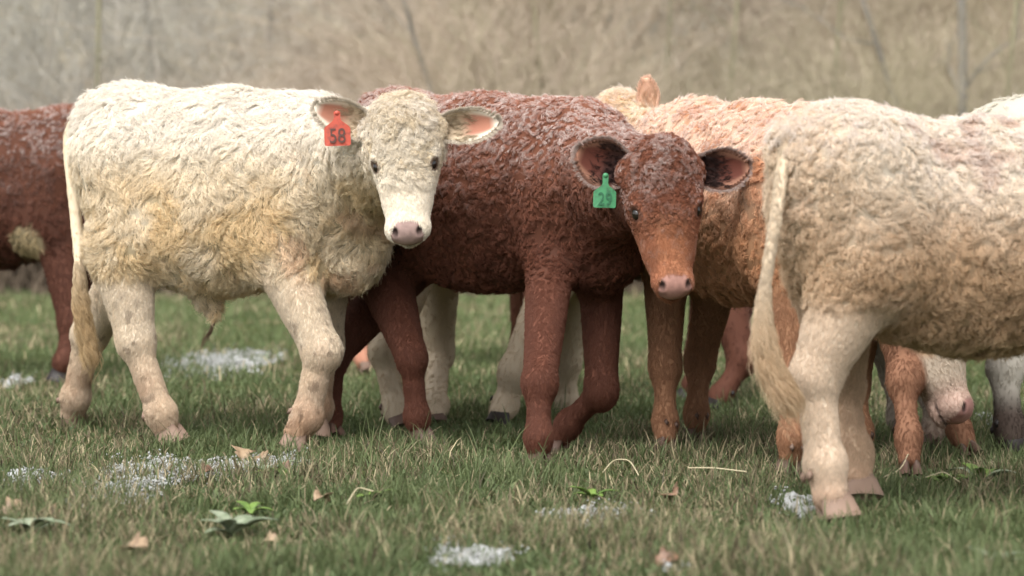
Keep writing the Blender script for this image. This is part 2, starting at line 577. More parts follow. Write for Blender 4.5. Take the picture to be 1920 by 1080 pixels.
    lf = np.where(eyed < 0.055, 0.008, lf)
    lf = np.maximum(lf, 0.007)
    Ln = lt * (1 - lw) + ll * lw
    Ln = Ln * (1 - hw) + lf * hw
    # comb
    Dn = np.tile(np.array([-0.35, 0, -1.0]), (n, 1))
    Dn[:, 0] -= 1.2 * back
    Dn[:, 1] += np.sign(Cn[:, 1] + 1e-6) * back * 0.6
    Dn = Dn * (1 - lw[:, None]) + np.array([-0.05, 0, -1]) * lw[:, None]
    Dn = Dn * (1 - hw[:, None]) + hd.u * hw[:, None]
    sw = st.get("swirl", 0.8)
    ang = (fbm(Cn / st.get("swirl_s", 0.09) + 9.1, 2) - 0.5) * 2 * math.pi * sw
    ang = ang + rng.normal(0, 0.25 * sw, n)
    calm = 1 - 0.75 * lw
    calm = calm * (1 - hw * smooth(0.20, 0.26, q[:, 0]) * 0.85)
    ang = ang * calm + hw * smooth(0.24, 0.16, q[:, 0]) * rng.uniform(-1.6, 1.6, n)
    T = Dn - (Dn * Nn).sum(1)[:, None] * Nn
    T /= np.linalg.norm(T, axis=1)[:, None] + 1e-9
    Bn = np.cross(Nn, T)
    T = T * np.cos(ang)[:, None] + Bn * np.sin(ang)[:, None]
    curl = st.get("curl", 0.3) * (0.6 + 0.8 * rng.random(n)) * (0.25 + 0.75 * calm)
    lift = np.full(n, st.get("lift", 0.45)) * (0.6 + 0.8 * rng.random(n)) * (0.5 + 0.5 * calm)
    ph = fbm(Cn / 0.05 + 2, 2) * 2 * math.pi * 2 + rng.uniform(0, 1.5, n)
    width = np.where(lw > 0.5, 0.009, st.get("clump", 0.009)) * (0.7 + 0.6 * rng.random(n))
    rad = np.full(n, st.get("rad", 0.00075))
    col = col * (0.90 + 0.2 * rng.random(n))[:, None]
    PP, RR, idx = grow(Cn, Nn, T, Ln, curl, lift, ph, rng, per, rad, width, k=st.get("k", 6), freq=st.get("freq", 1.3))
    fr = frost[idx] * rng.uniform(0.5, 1.4, len(idx))
    # sleek short hair on legs and muzzle
    w2 = area * (smooth(0.25, 0.6, flw) + fhw * smooth(0.20, 0.26, hq[:, 0]) * 1.3)
    ns = int(strands * st.get("sleek", 0.62)) // 3
    pick = rng.choice(len(F), ns, p=w2 / w2.sum())
    uv = rng.random((ns, 2))
    A_, B_, C_, D_ = (P[F[pick, k4]] for k4 in range(4))
    C2 = (A_ * (1 - uv[:, :1]) + B_ * uv[:, :1]) * (1 - uv[:, 1:]) + (D_ * (1 - uv[:, :1]) + C_ * uv[:, :1]) * uv[:, 1:]
    N2 = VN[F[pick, 0]]
    col2, fr2, hw2, lw2, bare2 = paint(C2, N2)
    q2 = hd.co(C2)
    e2_ = np.sqrt((q2[:, 0] - 0.166) ** 2 + (np.abs(q2[:, 1]) - 0.098) ** 2 + (q2[:, 2] + 0.048) ** 2)
    kp = (bare2 < 0.35) & ~((e2_ < 0.026) & (hw2 > 0.3))
    C2, N2, col2, fr2, hw2 = (x[kp] for x in (C2, N2, col2, fr2, hw2))
    n2_ = len(C2)
    D2 = np.tile(np.array([-0.05, 0, -1.0]), (n2_, 1)) * (1 - hw2[:, None]) + hd.u * hw2[:, None] + rng.normal(0, 0.14, (n2_, 3))
    L2 = np.where(hw2 > 0.5, 0.009, 0.013) * rng.uniform(0.7, 1.2, n2_)
    P2, R2_, id2 = grow(C2, N2, D2, L2, np.full(n2_, 0.05), np.full(n2_, 0.28), rng.uniform(0, 6, n2_), rng, 3, np.full(n2_, st.get("rad", 0.00075) * 0.85), np.full(n2_, 0.004), k=st.get("k", 6), conv=0.3)
    PP = np.concatenate([PP, P2]); RR = np.concatenate([RR, R2_])
    hair_curves("coat", PP, RR, np.concatenate([col[idx], col2[id2]]), np.concatenate([fr, fr2[id2] * 0.6]), body)

    # --- eyes
    for sgn in (1, -1):
        ce = hd.to(0.166, 0.0905 * sgn, -0.054)
        sv, sf = [], []
        nu, nv = 14, 10
        for a in range(nv + 1):
            for b in range(nu):
                th = math.pi * a / nv; phh = 2 * math.pi * b / nu
                sv.append(ce + hs * 0.0190 * (math.sin(th) * math.cos(phh) * hd.u * 1.15 + math.sin(th) * math.sin(phh) * hd.w * 0.9 + math.cos(th) * hd.v))
        for a in range(nv):
            for b in range(nu):
                sf.append((a * nu + b, a * nu + (b + 1) % nu, (a + 1) * nu + (b + 1) % nu, (a + 1) * nu + b))
        eye_o = mesh_obj("eye", sv, sf, M_EYE, body)
        if h < 0.0085:
            m_ = 26
            a_ = rng.uniform(-1.1, 1.1, m_)
            C_ = np.array([ce + hs * 0.0215 * (-hd.u * math.cos(x_) * 0.85 + hd.w * math.sin(x_) * 0.7 + hd.v * sgn * 0.45) for x_ in a_])
            N_ = np.tile(hd.v * sgn, (m_, 1)); Dl = -hd.u[None] * 0.5 + hd.v[None] * sgn * 0.6 + hd.w[None] * (np.sin(a_) * 0.8 + 0.3)[:, None]
            P4, R4, i4 = grow(C_, N_, Dl, np.full(m_, 0.016), np.full(m_, 0.02), np.full(m_, 0.8), np.zeros(m_), rng, 2, np.full(m_, 0.0005), np.full(m_, 0.001), k=5)
            hair_curves("eyelashes", P4, R4, np.tile(np.array(st["ear_out"]) * 0.7, (len(P4), 1)), np.zeros(len(P4)), body)
    # --- ears
    for k2, sgn in enumerate((1, -1)):
        ep = (ear_pose or {}).get(sgn, {})
        make_ear(body, hd, sgn, ep, st, rng, root, tag_info if tag_info and tag_info["side"] == sgn else None)
    # --- hooves
    hm = hooves or [M_HOOF] * 4
    for (i, a, b, pts_), mm in zip(chains, hm):
        fet, tip = pts_[1], pts_[2]
        fw = np.array([1.0, 0, 0])
        if fet[0] - tip[0] > 0.10: fw = unit(np.array([0.5, 0, -1.0]))   # raised and flexed foot
        make_hoof(root, tip, unit(fet - tip), fw, mm, lr)
    if st.get("sheath"):
        e_ = np.array(st["sheath"][1]) - np.array([0, 0, 0.012])
        P3, R3, i3 = grow(np.tile(e_, (3, 1)) + rng.normal(0, 0.003, (3, 3)), np.tile([0.2, -1.0, 0.0], (3, 1)), np.tile([-0.25, 0, -1.0], (3, 1)) + rng.normal(0, 0.06, (3, 3)), np.array([0.13, 0.11, 0.09]), np.full(3, 0.12), np.full(3, 0.05), np.array([0.0, 0.6, 1.0]), rng, 10, np.full(3, 0.0011), np.full(3, 0.006), k=8, stray=0.03, freq=0.8)
        hair_curves("belly_tuft", P3, R3, np.tile([0.16, 0.11, 0.07], (len(P3), 1)), np.zeros(len(P3)), body)
    if tail: make_tail(root, loc, hx, zr, tail, st, rng)
    CALVES.append(root)
    return root

def make_hoof(root, tip, up, fw, mat, s):
    V, F = [], []
    side = unit(np.cross(up, fw)); fw = unit(np.cross(side, up))
    for sg in (-1, 1):
        base = len(V)
        rings = [(0.082, 0.030, 0.034, -0.006), (0.045, 0.040, 0.044, 0.001), (0.0, 0.045, 0.050, 0.010)]
        nseg = 12
        for z, rw, rl, shx in rings:
            for j in range(nseg):
                a = 2 * math.pi * j / nseg
                xx = math.cos(a) * rl * (1.25 if math.cos(a) > 0 else 0.85)
                yy = math.sin(a) * rw * 0.5
                V.append(tip + np.array([0, 0, -0.008]) + 0.80 * s * (up * z + fw * (xx + shx + 0.3 * abs(yy)) + side * (yy * (1.0) + sg * (rw * 0.50 + 0.0045))))
        for r in range(2):
            for j in range(nseg):
                F.append((base + r * nseg + j, base + r * nseg + (j + 1) % nseg, base + (r + 1) * nseg + (j + 1) % nseg, base + (r + 1) * nseg + j))
        F.append(tuple(base + j for j in range(nseg)))
        F.append(tuple(base + 2 * nseg + j for j in reversed(range(nseg))))
    hf = mesh_obj("hoof", V, F, mat, root, smooth_shade=True)
    for sg in (-1, 1):           # dewclaws behind the fetlock
        c = tip + up * 0.088 * s - fw * 0.044 * s + side * sg * 0.020 * s
        v2 = [c + 0.011 * s * (fw * x_ * 0.9 + side * y_ * 0.9 + up * z_ * 1.3) for x_, y_, z_ in ((1, 0, 0), (-1, 0, 0), (0, 1, 0), (0, -1, 0), (0, 0, 1), (-0.6, 0, -1.2), (.7, .7, .5), (-.7, -.7, .5))][:6]
        mesh_obj("dewclaw", v2, [(0, 2, 4), (2, 1, 4), (1, 3, 4), (3, 0, 4), (2, 0, 5), (1, 2, 5), (3, 1, 5), (0, 3, 5)], mat, root)
    return hf

def make_ear(body, hd, sgn, ep, st, rng, root, tg):
    """cupped leaf-shaped ear: outer skin, inner skin and a fringe of hair"""
    s = hd.s
    Lr = ep.get("len", 0.185) * s; W = ep.get("wid", 0.062) * s
    base = hd.to(0.035, 0.085 * sgn, -0.085)
    dirv = ep.get("dir", (0.12, 1.0, -0.10))
    e = unit(hd.u * dirv[0] + hd.v * dirv[1] * sgn + hd.w * dirv[2])
    if "world" in ep:
        yw = -root.rotation_euler[2]; wx, wy, wz = ep["world"]
        e = unit([wx * math.cos(yw) - wy * math.sin(yw), wx * math.sin(yw) + wy * math.cos(yw), wz])
    op = ep.get("open", (0.25, 0.0, 1.0))                       # where the cup opens to
    if "base" in ep:
        yw = root.rotation_euler[2]; d_ = place(*ep["base"]) - np.array(root.location)
        base = np.array([d_[0] * math.cos(yw) + d_[1] * math.sin(yw), -d_[0] * math.sin(yw) + d_[1] * math.cos(yw), d_[2]])
    o = hd.u * op[0] + hd.v * op[1] * sgn + hd.w * op[2]
    o = unit(o - np.dot(o, e) * e)
    c = unit(np.cross(e, o))
    NT, NS = 22, 15
    cup = ep.get("cup", 0.9)
    outer = []; inner = []
    for i in range(NT):
        t = i / (NT - 1)
        wd = W * (0.42 + 0.58 * math.sin(min(1, t / 0.52) * math.pi / 2)) * (1 if t < 0.52 else (max(0.0, 1 - ((t - 0.52) / 0.48) ** 1.9)) ** 0.7)
        wd = max(wd, 0.0015)
        cc = cup * (1.45 - 0.9 * t)
        bend = -0.02 * s * math.sin(t * math.pi)
        for j in range(NS):
            a = (j / (NS - 1) * 2 - 1)
            ang = a * cc
            yy = wd * math.sin(ang) / math.sin(min(cc, 1.5)) if cc > 0.05 else wd * a
            dep = wd * (1 - math.cos(ang)) / max(math.sin(min(cc, 1.5)), 0.3)
            x = base + e * (t * Lr) + c * yy + o * (dep + bend - 0.018 * s)
            nn = unit(-o * math.cos(ang) + c * math.sin(ang))
            outer.append(x + nn * 0.004 * (1 if 0 < j < NS - 1 and i < NT - 1 else 0.2))
            inner.append(x - nn * 0.002 * (1 if 0 < j < NS - 1 and i < NT - 1 else 0.2))
    V = np.array(outer + inner); n1 = NT * NS
    F = []
    for i in range(NT - 1):
        for j in range(NS - 1):
            a = i * NS + j
            F.append((a, a + 1, a + NS + 1, a + NS))
            F.append((n1 + a, n1 + a + NS, n1 + a + NS + 1, n1 + a + 1))
    for i in range(NT - 1):
        for j in (0, NS - 1):
            a = i * NS + j
            F.append((a, a + NS, n1 + a + NS, n1 + a))
    for j in range(NS - 1):
        a = (NT - 1) * NS + j
        F.append((a, a + 1, n1 + a + 1, n1 + a))
    base_col = np.array(st["ear_out"]); inn = np.array(st["ear_in"]); rim = np.array(st.get("ear_rim", st["ear_out"]))
    tt = np.repeat(np.arange(NT) / (NT - 1), NS); ss = np.tile(np.linspace(-1, 1, NS), NT)
    edge = np.clip(np.maximum(smooth(0.50, 0.85, np.abs(ss)), smooth(0.86, 0.97, tt)), 0, 1)
    base_hair = smooth(0.45, 0.15, tt)
    ic = inn * (1 - edge[:, None]) + rim * edge[:, None]
    base_hair = smooth(0.62, 0.40, tt + 0.0)  # hair colour takes over towards the ear base
    ic = ic * (1 - 0.85 * base_hair[:, None]) + np.array(st.get("ear_hair", st["ear_out"])) * 0.85 * base_hair[:, None]
    cols = np.concatenate([np.tile(base_col, (n1, 1)), ic])

    ear = mesh_obj("ear", V, F, M_SKIN, body, cols)
    # hair on the outside, fringe at the rim, long strands inside near the base
    def ring(nclump, which):
        i = rng.integers(1, NT - 1, nclump); j = rng.integers(0, NS, nclump)
        if which == "rim":
            j = np.where(rng.random(nclump) < 0.5, 0, NS - 1)
            tipm = rng.random(nclump) < 0.3
            i = np.where(tipm, NT - 2, i); j = np.where(tipm, rng.integers(0, NS, nclump), j)
        if which == "in":
            i = rng.integers(1, int(NT * 0.62), nclump); j = rng.integers(1, NS - 1, nclump)
        a = i * NS + j
        P0 = V[a]
        ang = (j / (NS - 1) * 2 - 1) * cup
        nn = -o[None, :] * np.cos(ang)[:, None] + c[None, :] * np.sin(ang)[:, None]
        return P0, nn, i, j
    R_ = []
    k = 5
    for which, m, Ls, per in (("out", 420, 0.016, 8), ("rim", 380, 0.020, 9), ("in", 130, 0.034, 5)):
        P0, nn, i, j = ring(m, which)
        if which == "out":
            P0 = P0; D_ = np.tile(e, (m, 1)); li = 0.3
        elif which == "rim":
            a = np.where(j == 0, -1, np.where(j == NS - 1, 1, 0))
            D_ = e[None, :] * 0.7 + c[None, :] * (a * 1.0)[:, None] + rng.normal(0, 0.15, (m, 3)); li = 0.15
        else:
            nn = -nn; D_ = np.tile(e + c * 0.1, (m, 1)) + rng.normal(0, 0.35, (m, 3)); li = 0.7
        Ls_ = Ls * s * rng.uniform(0.6, 1.2, m)
        if which == "rim": Ls_ *= st.get("fringe", 1.0)
        P_, R2, idx = grow(P0, nn, D_, Ls_, np.full(m, 0.12), np.full(m, li), rng.uniform(0, 6, m), rng, per, np.full(m, 0.0006), np.full(m, 0.006), k=k)
        cc_ = np.array(st["ear_out"] if which != "in" else st.get("ear_hair", st["ear_out"]))
        if which == "rim": cc_ = rim
        R_.append((P_, R2, np.tile(cc_, (len(P_), 1)) * rng.uniform(0.85, 1.1, (len(P_), 1)), np.full(len(P_), st.get("ear_frost", 0.2) if which != "in" else 0.0)))
    hair_curves("ear_hair", np.concatenate([r[0] for r in R_]), np.concatenate([r[1] for r in R_]), np.concatenate([r[2] for r in R_]), np.concatenate([r[3] for r in R_]), ear)
    if tg:
        make_tag(ear, body, root, base + e * (Lr * tg.get("at", 0.5)), hd, tg)

def make_tag(ear, body, root, anchor, hd, tg):
    """flexible plastic ear tag facing the viewer: neck with a button, plate with a printed number"""
    yaw = root.rotation_euler[2]
    def toloc(v): # world direction -> local
        cs, sn = math.cos(-yaw), math.sin(-yaw)
        return np.array([v[0] * cs - v[1] * sn, v[0] * sn + v[1] * cs, v[2]])
    r = tg.get("roll", 0.0); tz = tg.get("turn", 0.0)
    X = toloc(np.array([math.cos(tz), math.sin(tz), 0.0])); Nf = toloc(np.array([math.sin(tz), -math.cos(tz), 0.0]))
    Z = np.array([0, 0, 1.0])
    X, Z = X * math.cos(r) + Z * math.sin(r), Z * math.cos(r) - X * math.sin(r)
    S = tg["size"]
    a = anchor + Nf * tg.get("fwd", 0.03) + np.array([0, 0, tg.get("up", 0.0)])
    k_ = tg.get('neck', 0.0)
    out = [(-0.10, 0.0), (-0.13, -0.05), (-0.12, -0.25 - k_), (-0.17, -0.36 - k_), (-0.38, -0.52 - k_), (-0.46, -0.58 - k_), (-0.50, -0.66 - k_), (-0.50, -1.24 - k_), (-0.47, -1.29 - k_), (-0.42, -1.31 - k_)]
    out = out + [(-x, z) for x, z in reversed(out)]
    out = [(0.0, 0.03)] + out
    th = 0.0016
    n = len(out)
    V = []
    for sgn in (1, -1):
        for x, z in out:
            bow = 0.004 * (1 - (x / 0.5) ** 2)
            V.append(a + X * x * S + Z * z * S + Nf * (sgn * th / 2 + bow))
    ctr = len(V)
    V.append(a + Z * (-0.90 - k_) * S + Nf * (th / 2 + 0.004)); V.append(a + Z * (-0.90 - k_) * S + Nf * (-th / 2 + 0.004))
    F = []
    for j in range(n):
        k = (j + 1) % n
        F.append((j, k, ctr)); F.append((n + k, n + j, ctr + 1)); F.append((j, n + j, n + k, k))
    m = node_mat("tag_plastic_" + tg["text"], 0.45, tg["color"], spec=0.35)
    nt = m.node_tree; nn = nt.nodes.new("ShaderNodeTexNoise"); nn.inputs["Scale"].default_value = 60; nn.inputs["Detail"].default_value = 6
    rp = nt.nodes.new("ShaderNodeValToRGB"); tcx = nt.nodes.new("ShaderNodeTexCoord")
    rp.color_ramp.elements[0].position = 0.30; rp.color_ramp.elements[0].color = (*[c_ * 0.55 + 0.02 for c_ in tg["color"]], 1)
    rp.color_ramp.elements[1].position = 0.52; rp.color_ramp.elements[1].color = (*tg["color"], 1)
    nt.links.new(tcx.outputs["Object"], nn.inputs["Vector"]); nt.links.new(nn.outputs["Fac"], rp.inputs["Fac"]); nt.links.new(rp.outputs["Color"], nt.nodes["Principled BSDF"].inputs["Base Color"])
    plate = mesh_obj("ear_tag", V, F, m, ear, smooth_shade=False)
    plate["label"] = tg["label"]
    # button
    bv, bf = tubes([(np.array([a + Nf * 0.001, a + Nf * 0.006, a + Nf * 0.0065]) + Z * -0.06 * S, [0.007, 0.007, 0.0005])], 12)
    mesh_obj("button", bv, bf, m, ear)
    # number
    cu = bpy.data.curves.new("number", 'FONT')
    cu.body = tg["text"]; cu.size = 1.0; cu.align_x = 'CENTER'; cu.align_y = 'CENTER'; cu.offset = 0.004
    cu.space_character = 1.02
    to = bpy.data.objects.new("number_source", cu); COL.objects.link(to)
    bpy.context.view_layer.update()
    me0 = bpy.data.meshes.new_from_object(to.evaluated_get(bpy.context.evaluated_depsgraph_get()))
    co = np.empty(len(me0.vertices) * 3); me0.vertices.foreach_get("co", co); co = co.reshape(-1, 3)
    mn, mxx = co[:, :2].min(0), co[:, :2].max(0)
    co2 = (co[:, :2] - (mn + mxx) / 2) / (mxx - mn)
    wv = np.array([a + X * x * 0.60 * S + Z * (-0.92 - k_ + y * 0.56) * S + Nf * (th / 2 + 0.0045 + 0.004 * (1 - (x * 1.3) ** 2) * 0.2) for x, y in co2])
    fcs = [tuple(p.vertices) for p in me0.polygons]
    bpy.data.objects.remove(to); bpy.data.meshes.remove(me0)
    mesh_obj("number", wv, fcs, node_mat("tag_ink", 0.6, tg.get("ink", (0.05, 0.04, 0.04))), ear, smooth_shade=False)

def make_tail(root, loc, hx, zr, tail, st, rng):
    pts = np.array([loc(place(*q)) for q in tail["pts"]])
    # resample smoothly
    n = 26
    tt = np.linspace(0, len(pts) - 1, n)
    i = np.clip(tt.astype(int), 0, len(pts) - 2); f = tt - i
    P_ = np.concatenate([pts[:1] * 2 - pts[1:2], pts, pts[-1:] * 2 - pts[-2:-1]])
    def cr(i, f):
        p0, p1, p2, p3 = P_[i], P_[i + 1], P_[i + 2], P_[i + 3]
        f = f[:, None]
        return 0.5 * ((2 * p1) + (-p0 + p2) * f + (2 * p0 - 5 * p1 + 4 * p2 - p3) * f ** 2 + (-p0 + 3 * p1 - 3 * p2 + p3) * f ** 3)
    S = cr(i, f)
    s = np.linspace(0, 1, n)
    R = tail.get("r", 0.024) * (1 - 0.6 * s)
    R[-1] = 0.002
    v, fcs = tubes([(S, R)], 12)
    c0 = np.array(tail["color"]) 
    t = mesh_obj("tail", v, fcs, M_SKIN, root, np.tile(c0, (len(v), 1)))
    # hair: short down the dock, long in the switch
    m = tail.get("n", 900)
    u = np.where(rng.random(m) < 0.45, rng.random(m) * 0.75, 0.62 + 0.38 * rng.random(m))
    ii = np.clip((u * (n - 1)).astype(int), 0, n - 2); ff = u * (n - 1) - ii
    C = S[ii] * (1 - ff)[:, None] + S[ii + 1] * ff[:, None]
    T = S[ii + 1] - S[ii]; T /= np.linalg.norm(T, axis=1)[:, None]
    a = rng.normal(0, 1, (m, 3)); N = a - (a * T).sum(1)[:, None] * T; N /= np.linalg.norm(N, axis=1)[:, None]
    C = C + N * (tail.get("r", 0.024) * (1 - 0.6 * u))[:, None] * 0.8
    sw = smooth(0.55, 0.8, u)
    Ln = 0.022 * (1 - sw) + tail.get("switch", 0.16) * sw * rng.uniform(0.6, 1.1, m)
    D_ = T + np.array([0, 0, -0.5]) * sw[:, None]
    P1, R1, idx = grow(C, N, D_, Ln, 0.10 + 0.12 * sw, 0.25 - 0.19 * sw, rng.uniform(0, 6, m), rng, 14, np.full(m, 0.0007), np.full(m, 0.008), k=8, stray=0.05, freq=0.9)
    sc_ = np.array(tail.get("switch_color", tail["color"]))
    cc = c0[None] * (1 - sw[:, None]) + sc_[None] * sw[:, None]
    hair_curves("tail_hair", P1, R1, (cc * rng.uniform(0.8, 1.1, (m, 1)))[idx], np.zeros(len(idx)), t)

# ------------------------------------------------------------------ ground, wooded bank
def ground_material():
    m = bpy.data.materials.new("pasture_soil")
    m.use_nodes = True
    nt = m.node_tree; b = nt.nodes["Principled BSDF"]
    b.inputs["Roughness"].default_value = 0.95; b.inputs["Specular IOR Level"].default_value = 0.1
    tc = nt.nodes.new("ShaderNodeTexCoord")
    n1 = nt.nodes.new("ShaderNodeTexNoise"); n1.inputs["Scale"].default_value = 2.2; n1.inputs["Detail"].default_value = 6
    n2 = nt.nodes.new("ShaderNodeTexNoise"); n2.inputs["Scale"].default_value = 38; n2.inputs["Detail"].default_value = 5
    r1 = nt.nodes.new("ShaderNodeValToRGB")
    r1.color_ramp.elements[0].position = 0.35; r1.color_ramp.elements[0].color = (0.045, 0.062, 0.018, 1)
    r1.color_ramp.elements[1].position = 0.68; r1.color_ramp.elements[1].color = (0.105, 0.10, 0.045, 1)
    r2 = nt.nodes.new("ShaderNodeValToRGB")
    r2.color_ramp.elements[0].position = 0.3; r2.color_ramp.elements[0].color = (0.6, 0.6, 0.55, 1)
    r2.color_ramp.elements[1].position = 0.7; r2.color_ramp.elements[1].color = (1.25, 1.25, 1.2, 1)
    mx = nt.nodes.new("ShaderNodeMix"); mx.data_type = 'RGBA'; mx.blend_type = 'MULTIPLY'; mx.inputs["Factor"].default_value = 1
    bp = nt.nodes.new("ShaderNodeBump"); bp.inputs["Strength"].default_value = 0.6; bp.inputs["Distance"].default_value = 0.02
    for nn in (n1, n2): nt.links.new(tc.outputs["Object"], nn.inputs["Vector"])
    nt.links.new(n1.outputs["Fac"], r1.inputs["Fac"]); nt.links.new(n2.outputs["Fac"], r2.inputs["Fac"])
    nt.links.new(r1.outputs["Color"], mx.inputs["A"]); nt.links.new(r2.outputs["Color"], mx.inputs["B"])
    nt.links.new(mx.outputs["Result"], b.inputs["Base Color"])
    nt.links.new(n2.outputs["Fac"], bp.inputs["Height"]); nt.links.new(bp.outputs["Normal"], b.inputs["Normal"])
    return m

def hill_material():
    m = bpy.data.materials.new("leaf_litter_bank")
    m.use_nodes = True
    nt = m.node_tree; b = nt.nodes["Principled BSDF"]
    b.inputs["Roughness"].default_value = 0.95; b.inputs["Specular IOR Level"].default_value = 0.05
    tc = nt.nodes.new("ShaderNodeTexCoord")
    n1 = nt.nodes.new("ShaderNodeTexNoise"); n1.inputs["Scale"].default_value = 0.45; n1.inputs["Detail"].default_value = 5
    n2 = nt.nodes.new("ShaderNodeTexNoise"); n2.inputs["Scale"].default_value = 5; n2.inputs["Detail"].default_value = 6
    r1 = nt.nodes.new("ShaderNodeValToRGB")
    e = r1.color_ramp.elements
    e[0].position = 0.36; e[0].color = (0.29, 0.27, 0.23, 1)
    e[1].position = 0.66; e[1].color = (0.365, 0.30, 0.23, 1)
    x = e.new(0.5); x.color = (0.31, 0.275, 0.205, 1)
    r2 = nt.nodes.new("ShaderNodeValToRGB")
    r2.color_ramp.elements[0].position = 0.3; r2.color_ramp.elements[0].color = (0.62, 0.62, 0.6, 1)
    r2.color_ramp.elements[1].position = 0.7; r2.color_ramp.elements[1].color = (1.15, 1.15, 1.15, 1)
    mx = nt.nodes.new("ShaderNodeMix"); mx.data_type = 'RGBA'; mx.blend_type = 'MULTIPLY'; mx.inputs["Factor"].default_value = 1
    for nn in (n1, n2): nt.links.new(tc.outputs["Object"], nn.inputs["Vector"])
    nt.links.new(n1.outputs["Fac"], r1.inputs["Fac"]); nt.links.new(n2.outputs["Fac"], r2.inputs["Fac"])
    nt.links.new(r1.outputs["Color"], mx.inputs["A"]); nt.links.new(r2.outputs["Color"], mx.inputs["B"])
    nt.links.new(mx.outputs["Result"], b.inputs["Base Color"])
    return m

EDGE = 20.0
def hill_z(x, y):
    x = np.asarray(x, float); y = np.asarray(y, float)
    t = np.maximum(y - EDGE, 0)
    z = 0.62 * t - 0.35 * (1 - np.exp(-t)) 
    nn = fbm(np.stack([x / 3.0, y / 3.0, x * 0 + 3], 1), 3) - 0.5
    return np.maximum(z + nn * 1.3 * smooth(0, 4, t), -0.1) - 0.03 * (t <= 0)

def bumps(x, y):
    """small undulation of the pasture"""
    return (fbm(np.stack([x / 0.55 + 31, y / 0.55, x * 0 + 1.5], 1), 3) - 0.5) * 0.035

gx = np.concatenate([np.linspace(-60, -6, 20), np.linspace(-5.8, 5.8, 160), np.linspace(6, 60, 20)])
gy = np.concatenate([np.linspace(-60, 3, 20), np.linspace(3.2, 20.6, 240)])
GX, GY = np.meshgrid(gx, gy, indexing='ij')
zz = bumps(GX.ravel(), GY.ravel()) - 0.012
nxg, nyg = GX.shape
ii, jj = np.meshgrid(np.arange(nxg - 1), np.arange(nyg - 1), indexing='ij')
a = (ii * nyg + jj).ravel()
gf = np.stack([a, a + nyg, a + nyg + 1, a + 1], 1)
tag(mesh_obj("ground", np.stack([GX.ravel(), GY.ravel(), zz], 1), gf, ground_material()), kind="structure")

gx = np.linspace(-45, 45, 181); gy = np.linspace(EDGE, 75, 120)
GX, GY = np.meshgrid(gx, gy, indexing='ij')
zz = hill_z(GX.ravel(), GY.ravel())
nxg, nyg = GX.shape
ii, jj = np.meshgrid(np.arange(nxg - 1), np.arange(nyg - 1), indexing='ij')
a = (ii * nyg + jj).ravel()
gf = np.stack([a, a + nyg, a + nyg + 1, a + 1], 1)
tag(mesh_obj("hillside", np.stack([GX.ravel(), GY.ravel(), zz], 1), gf, hill_material()), kind="structure")

# ------------------------------------------------------------------ leafless brush on the bank (nobody could count it)
def strand_object(name, P, R, C, mat):
    cu = bpy.data.hair_curves.new(name)
    n, k, _ = P.shape
    cu.add_curves([k] * n)
    cu.points.foreach_set("position", P.astype(np.float32).ravel())
    ra = cu.attributes.get("radius") or cu.attributes.new("radius", 'FLOAT', 'POINT')
    ra.data.foreach_set("value", R.astype(np.float32).ravel())
    ca = cu.attributes.new("col", 'FLOAT_COLOR', 'CURVE')
    c4 = np.ones((n, 4), np.float32); c4[:, :3] = C
    ca.data.foreach_set("color", c4.ravel())
    cu.materials.append(mat)
    o = bpy.data.objects.new(name, cu); COL.objects.link(o)
    return o

M_TWIG = node_mat("bare_twigs", 0.85, attr="col", spec=0.1)
r = np.random.default_rng(21)
n = 34000
D = EDGE + 0.3 + 12 * r.random(n) ** 1.1
X = r.uniform(-1, 1, n) * (0.178 * D + 2.5)
Z = hill_z(X, D)
H = r.uniform(0.3, 1.6, n) * (0.5 + 0.9 * noise(np.stack([X / 1.5, D / 1.5, X * 0], 1)))
k = 6
t = np.linspace(0, 1, k)
lean = r.normal(0, 0.75, (n, 2)); wob = r.normal(0, 0.05, (n, k, 3)); wob[:, 0] = 0
P = np.zeros((n, k, 3))
P[:, :, 0] = X[:, None] + lean[:, :1] * H[:, None] * t ** 1.3
P[:, :, 1] = D[:, None] + lean[:, 1:] * H[:, None] * t ** 1.3
P[:, :, 2] = Z[:, None] - 0.03 + H[:, None] * t * (1 - 0.25 * t * np.abs(lean[:, :1]))
P += wob * H[:, None, None]
R = (r.uniform(0.002, 0.007, n))[:, None] * (1 - 0.8 * t)[None]
patch = fbm(np.stack([X / 1.6, D / 1.6, Z / 1.6], 1), 2)
cA = np.array([0.42, 0.345, 0.27]); cB = np.array([0.34, 0.30, 0.205]); cC = np.array([0.34, 0.335, 0.305])
w1 = smooth(0.42, 0.6, patch); w2 = smooth(-0.5, -2.6, X + (Z - 2) * -0.8) * 0.8
Cc = cA[None] * (1 - w1[:, None]) + cB[None] * w1[:, None]
Cc = Cc * (1 - w2[:, None]) + cC[None] * w2[:, None]
Cc *= r.uniform(0.8, 1.1, (n, 1)) * (0.62 + 0.8 * fbm(np.stack([X / 0.7, Z / 0.9, D / 2], 1), 3))[:, None]
tag(strand_object("brushwood_thicket", P, R, Cc, M_TWIG), "pale leafless brush covering the wooded bank beyond the pasture", None, None, "stuff")

